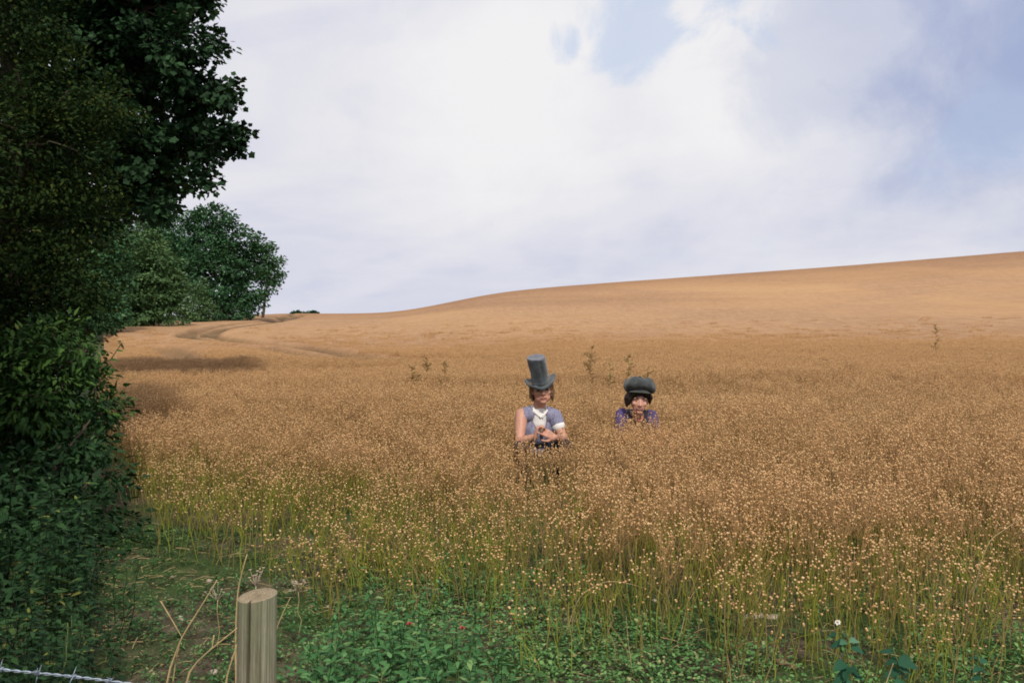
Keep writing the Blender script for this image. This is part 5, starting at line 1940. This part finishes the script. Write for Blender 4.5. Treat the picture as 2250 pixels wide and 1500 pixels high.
def make_docks():
    """tall seeding weeds that stand up out of the crop"""
    spec = [(1298, 757, 1.0, 14.6, "tallest brown seeding weed, right of the top hat"),
            (1382, 774, .8, 14.2, "brown seeding weed just above the dark cap"),
            (1340, 788, .5, 14.6, "small greenish weed between the two seeding weeds near the cap"),
            (905, 793, .85, 15.0, "leftmost seeding weed of the three left of the top hat"),
            (938, 786, .9, 16.5, "faint middle weed of the three left of the top hat"),
            (978, 797, .75, 15.0, "seeding weed of the three that is nearest the top hat"),
            (2056, 714, 1.0, 22.0, "lone dark weed standing high in the field on the right"),
            (1425, 803, .4, 13.6, "short weed tip behind the right side of the cap")]
    for i, (px, py, w, Y, lab) in enumerate(spec):
        rng = np.random.default_rng(900 + i)
        tp = np.array(P(px, py, Y))
        base = np.array([tp[0] + rng.normal(0, .04), Y, land1(tp[0], Y)])
        root = empty("seeding_weed", tuple(base), lab, "weed", "tall weeds in the crop")
        p = bend((0, 0, 0), tp - base, 0, .012, 9, rng)
        V, F = tube(p, np.linspace(.007, .002, 9), 5)
        local_mesh("stem", root, V, F, M["weed_brown"])
        gs, gb = Geo(), Geo()
        H = p[-1, 2]
        for k in range(int(16 * w) + 5):
            t = rng.uniform(.55, 1.0)
            q = np.array([np.interp(t, np.linspace(0, 1, 9), p[:, j]) for j in range(3)])
            a = rng.uniform(0, 6.28)
            ln = (.05 + .22 * (1 - t)) * w * rng.uniform(.7, 1.3)
            e = q + np.array([math.cos(a) * ln, math.sin(a) * ln, ln * .9])
            V, F = tube(bend(q, e, .01, .004, 4, rng), .0022, 4, False); gb.add(V, F)
            for m in range(int(3 + ln * 36)):
                u = rng.uniform(.15, 1.0)
                c = q + (e - q) * u + rng.normal(0, .010, 3)
                V = OCT_V * np.array([.009, .009, .012]) * rng.uniform(.7, 1.4) + c
                gs.add(V, OCT_F, rng.uniform())
        link("branches", gb.mesh("branches", M["weed_brown"], False, False), root)
        sh = link("seed_heads", gs.mesh("seed_heads", M["seed"] if i != 2 else M["leaf_dock"]), root)
        tag(sh, kind="stuff")
        n = 4
        t = rng.uniform(.5, .85, n)
        q = np.stack([np.interp(t, np.linspace(0, 1, 9), p[:, j]) for j in range(3)], 1)
        a = rng.uniform(0, 6.28, n)
        leaf_objects(root, "dock", leaf_simple(.1, .18), M["leaf_dock"], q, np.stack([np.cos(a), np.sin(a), rng.uniform(.2, .9, n)], 1), rng.normal(0, .3, (n, 3)) + [0, 0, 1], rng.uniform(.08, .15, n), rng.uniform(.2, .9, n))


M["seed"] = leaf_mat("dock_seed", [(0, (0.24, 0.14, 0.05)), (0.6, (0.34, 0.22, 0.085)), (1, (0.42, 0.32, 0.13))], .05)
M["leaf_dock"] = leaf_mat("leaf_dock", [(0, (0.28, 0.22, 0.07)), (1, (0.34, 0.32, 0.10))], .15)
make_docks()


def broad_leaf():
    """triangular goosefoot leaf with a wavy edge"""
    r = [(0, 0), (.30, .06), (.42, .16), (.34, .30), (.36, .42), (.22, .58), (.18, .76), (0, 1)]
    pts = r + [(-x, y) for x, y in r[-2:0:-1]]
    V = np.array([(x, y, .18 * abs(x) - .22 * y * y + .03 * math.sin(9 * y + 4 * x)) for x, y in pts] + [(0, .4, -.03)])
    n = len(pts)
    return V, np.array([(i, (i + 1) % n, n) for i in range(n)])


def make_broad_weeds():
    BL = broad_leaf()
    rng = np.random.default_rng(77)
    M["petal"] = plain("white_petal", (0.78, 0.78, 0.76), 0.7, 0.05, 20)
    M["flower_eye"] = plain("yellow_flower_eye", (0.55, 0.40, 0.06), 0.7, 0.2, 40)
    for name_lab, stem_px, Y, leaves, flower in (
            ("broad leaved blue green weed with a small white flower at its tip", [(1840, 1366), (1852, 1395), (1862, 1440), (1872, 1505)], 3.75,
             [(1852, 1390, -30, 22, .2), (1838, 1392, 190, 24, .15), (1858, 1408, 150, 30, .7), (1866, 1405, 20, 28, .75), (1858, 1425, 260, 34, .95), (1850, 1412, 200, 36, .3), (1872, 1418, -25, 36, .25),
              (1866, 1440, -40, 34, .3), (1856, 1455, 185, 46, .25), (1864, 1462, 245, 40, .15), (1870, 1470, -35, 44, .1), (1862, 1480, 215, 46, .45), (1874, 1482, -10, 36, .5), (1868, 1495, 190, 40, .6)], True),
            ("broad leaved weed without flower, right of the flowering one", [(1962, 1424), (1972, 1450), (1980, 1508)], 3.7,
             [(1962, 1432, 165, 38, .2), (1975, 1446, -12, 54, .15), (1972, 1450, 200, 36, .3), (1976, 1462, -30, 36, .4), (1974, 1474, 190, 44, .35), (1978, 1480, -20, 34, .2), (1980, 1492, 200, 36, .5)], False),
            ("small broad leaved weed low at the lower right edge", [(2150, 1440), (2154, 1480), (2156, 1510)], 3.75,
             [(2150, 1445, 160, 24, .3), (2152, 1450, 10, 26, .4), (2153, 1465, 190, 28, .3), (2154, 1470, -20, 28, .2), (2155, 1485, 200, 30, .3)], False)):
        pts = np.array([P(x, y, Y) for x, y in stem_px])
        foot = np.array([pts[-1][0], Y, land1(pts[-1][0], Y)])
        root = empty("broad_leaved_weed", tuple(foot), name_lab, "weed", "broad leaved weeds at lower right")
        q = np.concatenate([pts, [foot]]) - foot
        V, F = tube(q, np.linspace(.002, .005, len(q)), 6)
        local_mesh("stem", root, V, F, M["herb_stem"])
        pos, tip, nrm, size, rnd = [], [], [], [], []
        for x, y, ang, ln, rv in leaves:
            pos.append(np.array(P(x, y, Y)) - foot)
            a = R(ang)
            dy = rng.choice([-1, 1]) * rng.uniform(.2, .8) - .15
            tip.append((math.cos(a), dy, -math.sin(a) * -1 * .35 - .25 if math.sin(a) < 0 else math.sin(a) * .4 - .1))
            nrm.append((rng.normal(0, .35), -.45, 1)); size.append(ln / 2000 * Y * .80); rnd.append(rv)
        leaf_objects(root, "goosefoot", BL, M["leaf_goose"], np.array(pos), np.array(tip), np.array(nrm), np.array(size), np.array(rnd))
        if flower:
            c = q[0]
            for k in range(7):
                a = k * .9
                g = Geo(); V, F = leaf_simple(.1, .4)
                Rm = orient(np.array([[math.cos(a), -.25, math.sin(a) * .8 + .2]]), np.array([[0, -1., .5]]))[0]
                g.add(V @ Rm.T * .014 + c, F)
                link("petal", g.mesh("petal", M["petal"], True, False), root)
            V, F = ICO_V * .005 + c + [0, -.003, .002], ICO_F
            local_mesh("flower_eye", root, V, F, M["flower_eye"])


make_broad_weeds()


def make_small_things():
    rng = np.random.default_rng(88)
    M["chalk"] = plain("chalky_flint", (0.42, 0.35, 0.28), 0.9, 0.25, 30, 0.004, bscale=90)
    M["clod"] = plain("reddish_flint", (0.26, 0.16, 0.11), 0.9, 0.3, 30, 0.004)
    spec = [(1664, 1391, 4.9, .075, "long pale chalk stone, left half of a split pair under the flax", "chalk"), (1700, 1390, 4.9, .055, "pale chalk stone, right half of a split pair under the flax", "chalk"),
            (1722, 1472, 4.25, .038, "reddish flint lying in ground cover at lower right", "clod"), (1745, 1474, 4.2, .035, "small dark reddish flint touching the larger reddish one", "clod"),
            (390, 1356, 4.9, .030, "pale stone on bare soil between forked stalk and nettles", "chalk"), (461, 1472, 4.15, .028, "pale stone low beside the slanting dry stalk", "chalk"),
            (641, 1290, 5.55, .040, "whitish stone, larger of two on bare soil behind the post", "chalk"), (662, 1284, 5.6, .028, "whitish stone, smaller of two on bare soil behind the post", "chalk"),
            (636, 1300, 5.4, .022, "tiny whitish chip before the two stones behind the post", "chalk"), (372, 1272, 5.7, .018, "tiny white chip where nettles meet the bare soil", "chalk"),
            (720, 1336, 5.1, .022, "small pale stone just above the nettles right of the post", "chalk"), (912, 1339, 5.1, .024, "pale stone at the upper rim of the nettles, lower centre", "chalk"),
            (1264, 1372, 4.85, .030, "pale stone at the foot of the thin flax, lower centre", "chalk"), (1440, 1306, 5.2, .022, "light stone beside the broken dry stem", "chalk"),
            (2140, 1472, 4.2, .018, "tiny pale stone by the low weed at lower right", "chalk"), (455, 1298, 5.6, .026, "grey stone in the middle of the bare patch", "chalk")]
    for i, (px, py, Y, r, lab, m) in enumerate(spec):
        x = (px - 1125) / 2000 * Y
        V = icosphere(2)[0]
        nz = 1 + .22 * fbm(V[:, 0] * 2.2 + i, V[:, 1] * 2.2 + V[:, 2] * 1.7, 60 + i)
        V = V * nz[:, None] * np.array([r * (.9 if i < 2 else .8), r * .5, r * (.26 if i < 2 else .45)])
        o = link("stone", None or (lambda g: (g.add(V, icosphere(2)[1]), g.mesh("stone", M[m], True, False))[1])(Geo()))
        o.location = (x, Y, land1(x, Y) + r * (.12 if i < 2 else .25))
        o.rotation_euler = (0, rng.normal(0, .15), rng.uniform(-.6, .6))
        tag(o, lab, "stone", "stones on the soil")
    # two red poppies in the nettles
    M["poppy"] = plain("poppy_red", (0.34, 0.05, 0.04), 0.6, 0.2, 40)
    for px, py, Y, lab in ((900, 1371, 3.75, "small red poppy in the nettles, nearer the post"), (1016, 1380, 3.85, "small red poppy in the nettles, farther from the post")):
        c = np.array(P(px, py, Y))
        foot = np.array([c[0] + .01, Y, land1(c[0], Y)])
        root = empty("poppy", tuple(foot), lab, "flower", "red poppies")
        V, F = tube(bend((0, 0, 0), c - foot, 0, .006, 6, rng), .0014, 5)
        local_mesh("stem", root, V, F, M["herb_stem"])
        for k in range(4):
            a = k * 1.57 + .4
            V, F = broad_leaf()
            V = V * np.array([1.3, 1, 1])
            Rm = orient(np.array([[math.cos(a), math.sin(a) * .8 - .2, .55]]), np.array([[-math.cos(a) * .6, -math.sin(a) * .6, 1.0]]))[0]
            local_mesh("petal", root, V @ Rm.T * .018 + (c - foot), F, M["poppy"])
        V, F = ICO_V * .004 + (c - foot) + [0, 0, .005], ICO_F
        local_mesh("flower_eye", root, V, F, M["hair_dark"])
    # pale dry seed heads behind the post
    M["dry_flower"] = plain("dry_pinkish_flower", (0.50, 0.38, 0.29), 0.8, 0.2, 40)
    for px, py, Y, lab in ((562, 1264, 3.4, "pale dried flower heads rising just behind the post top"), (655, 1282, 4.6, "whitish dried flower heads by the stones behind the post"), (478, 1300, 4.4, "small dried flower heads beside the forked stalk tip")):
        c = np.array(P(px, py, Y))
        foot = np.array([c[0], Y, land1(c[0], Y)])
        root = empty("dried_flower", tuple(foot), lab, "dried flower", "dried flowers round the post")
        top = c - foot
        V, F = tube(bend((0, 0, 0), top - [0, 0, .04], 0, .006, 6, rng), .0018, 5)
        local_mesh("stem", root, V, F, M["dry"])
        for k in range(9):
            e = top + rng.normal(0, 1, 3) * [.025, .02, .018]
            V, F = tube([top - [0, 0, .04], e], .0009, 4)
            g = Geo(); g.add(V, F)
            V, F = leaf_simple(.2, .45)
            for q in range(6):
                Rm = orient(np.array([[math.cos(q), math.sin(q), .5]]), np.array([[0, 0, 1.]]))[0]
                g.add(V @ Rm.T * .008 + e, F)
            link("flower_head", g.mesh("flower_head", M["dry_flower"], False, False), root)


make_small_things()


def make_edge_flax():
    """the flax plants that stand singly in front of the crop"""
    rng = np.random.default_rng(123)
    protos = []
    for i in range(8):
        gs, gb = Geo(), Geo()
        flax_plant(gs, gb, 0, 0, .54, np.random.default_rng(800 + i), int(rng.integers(4, 9)), True, 0.0, 0.5)
        protos.append((gs.mesh("stem", M["stem"]), gb.mesh("bolls", M["boll"])))
    X, Y = jitter_grid(-2.6, 2.7, 3.9, 7.0, .11, rng)
    t = Y - edge_y(X)
    pxx, pyy = px_ground(X, Y)
    ok = np.nonzero((t > -.55) & (t < .35) & (pxx > 330) & (pxx < 2230) & (X > left_limit(Y) + .2))[0]
    rng.shuffle(ok)
    for i in ok[:110]:
        o = empty("flax_plant", (X[i], Y[i], land1(X[i], Y[i])), "thin green stemmed flax plant with golden bolls standing singly before the crop", "flax plant", "single flax plants at the front edge of the crop")
        h = rng.uniform(.62, 1.08)
        o.scale = (1, 1, h)
        o.rotation_euler = (rng.normal(0, .09), rng.normal(0, .09), rng.uniform(0, 6.28))
        ms, mb = protos[rng.integers(0, 8)]
        link("stem", ms, o)
        tag(link("bolls", mb, o), kind="stuff")


make_edge_flax()
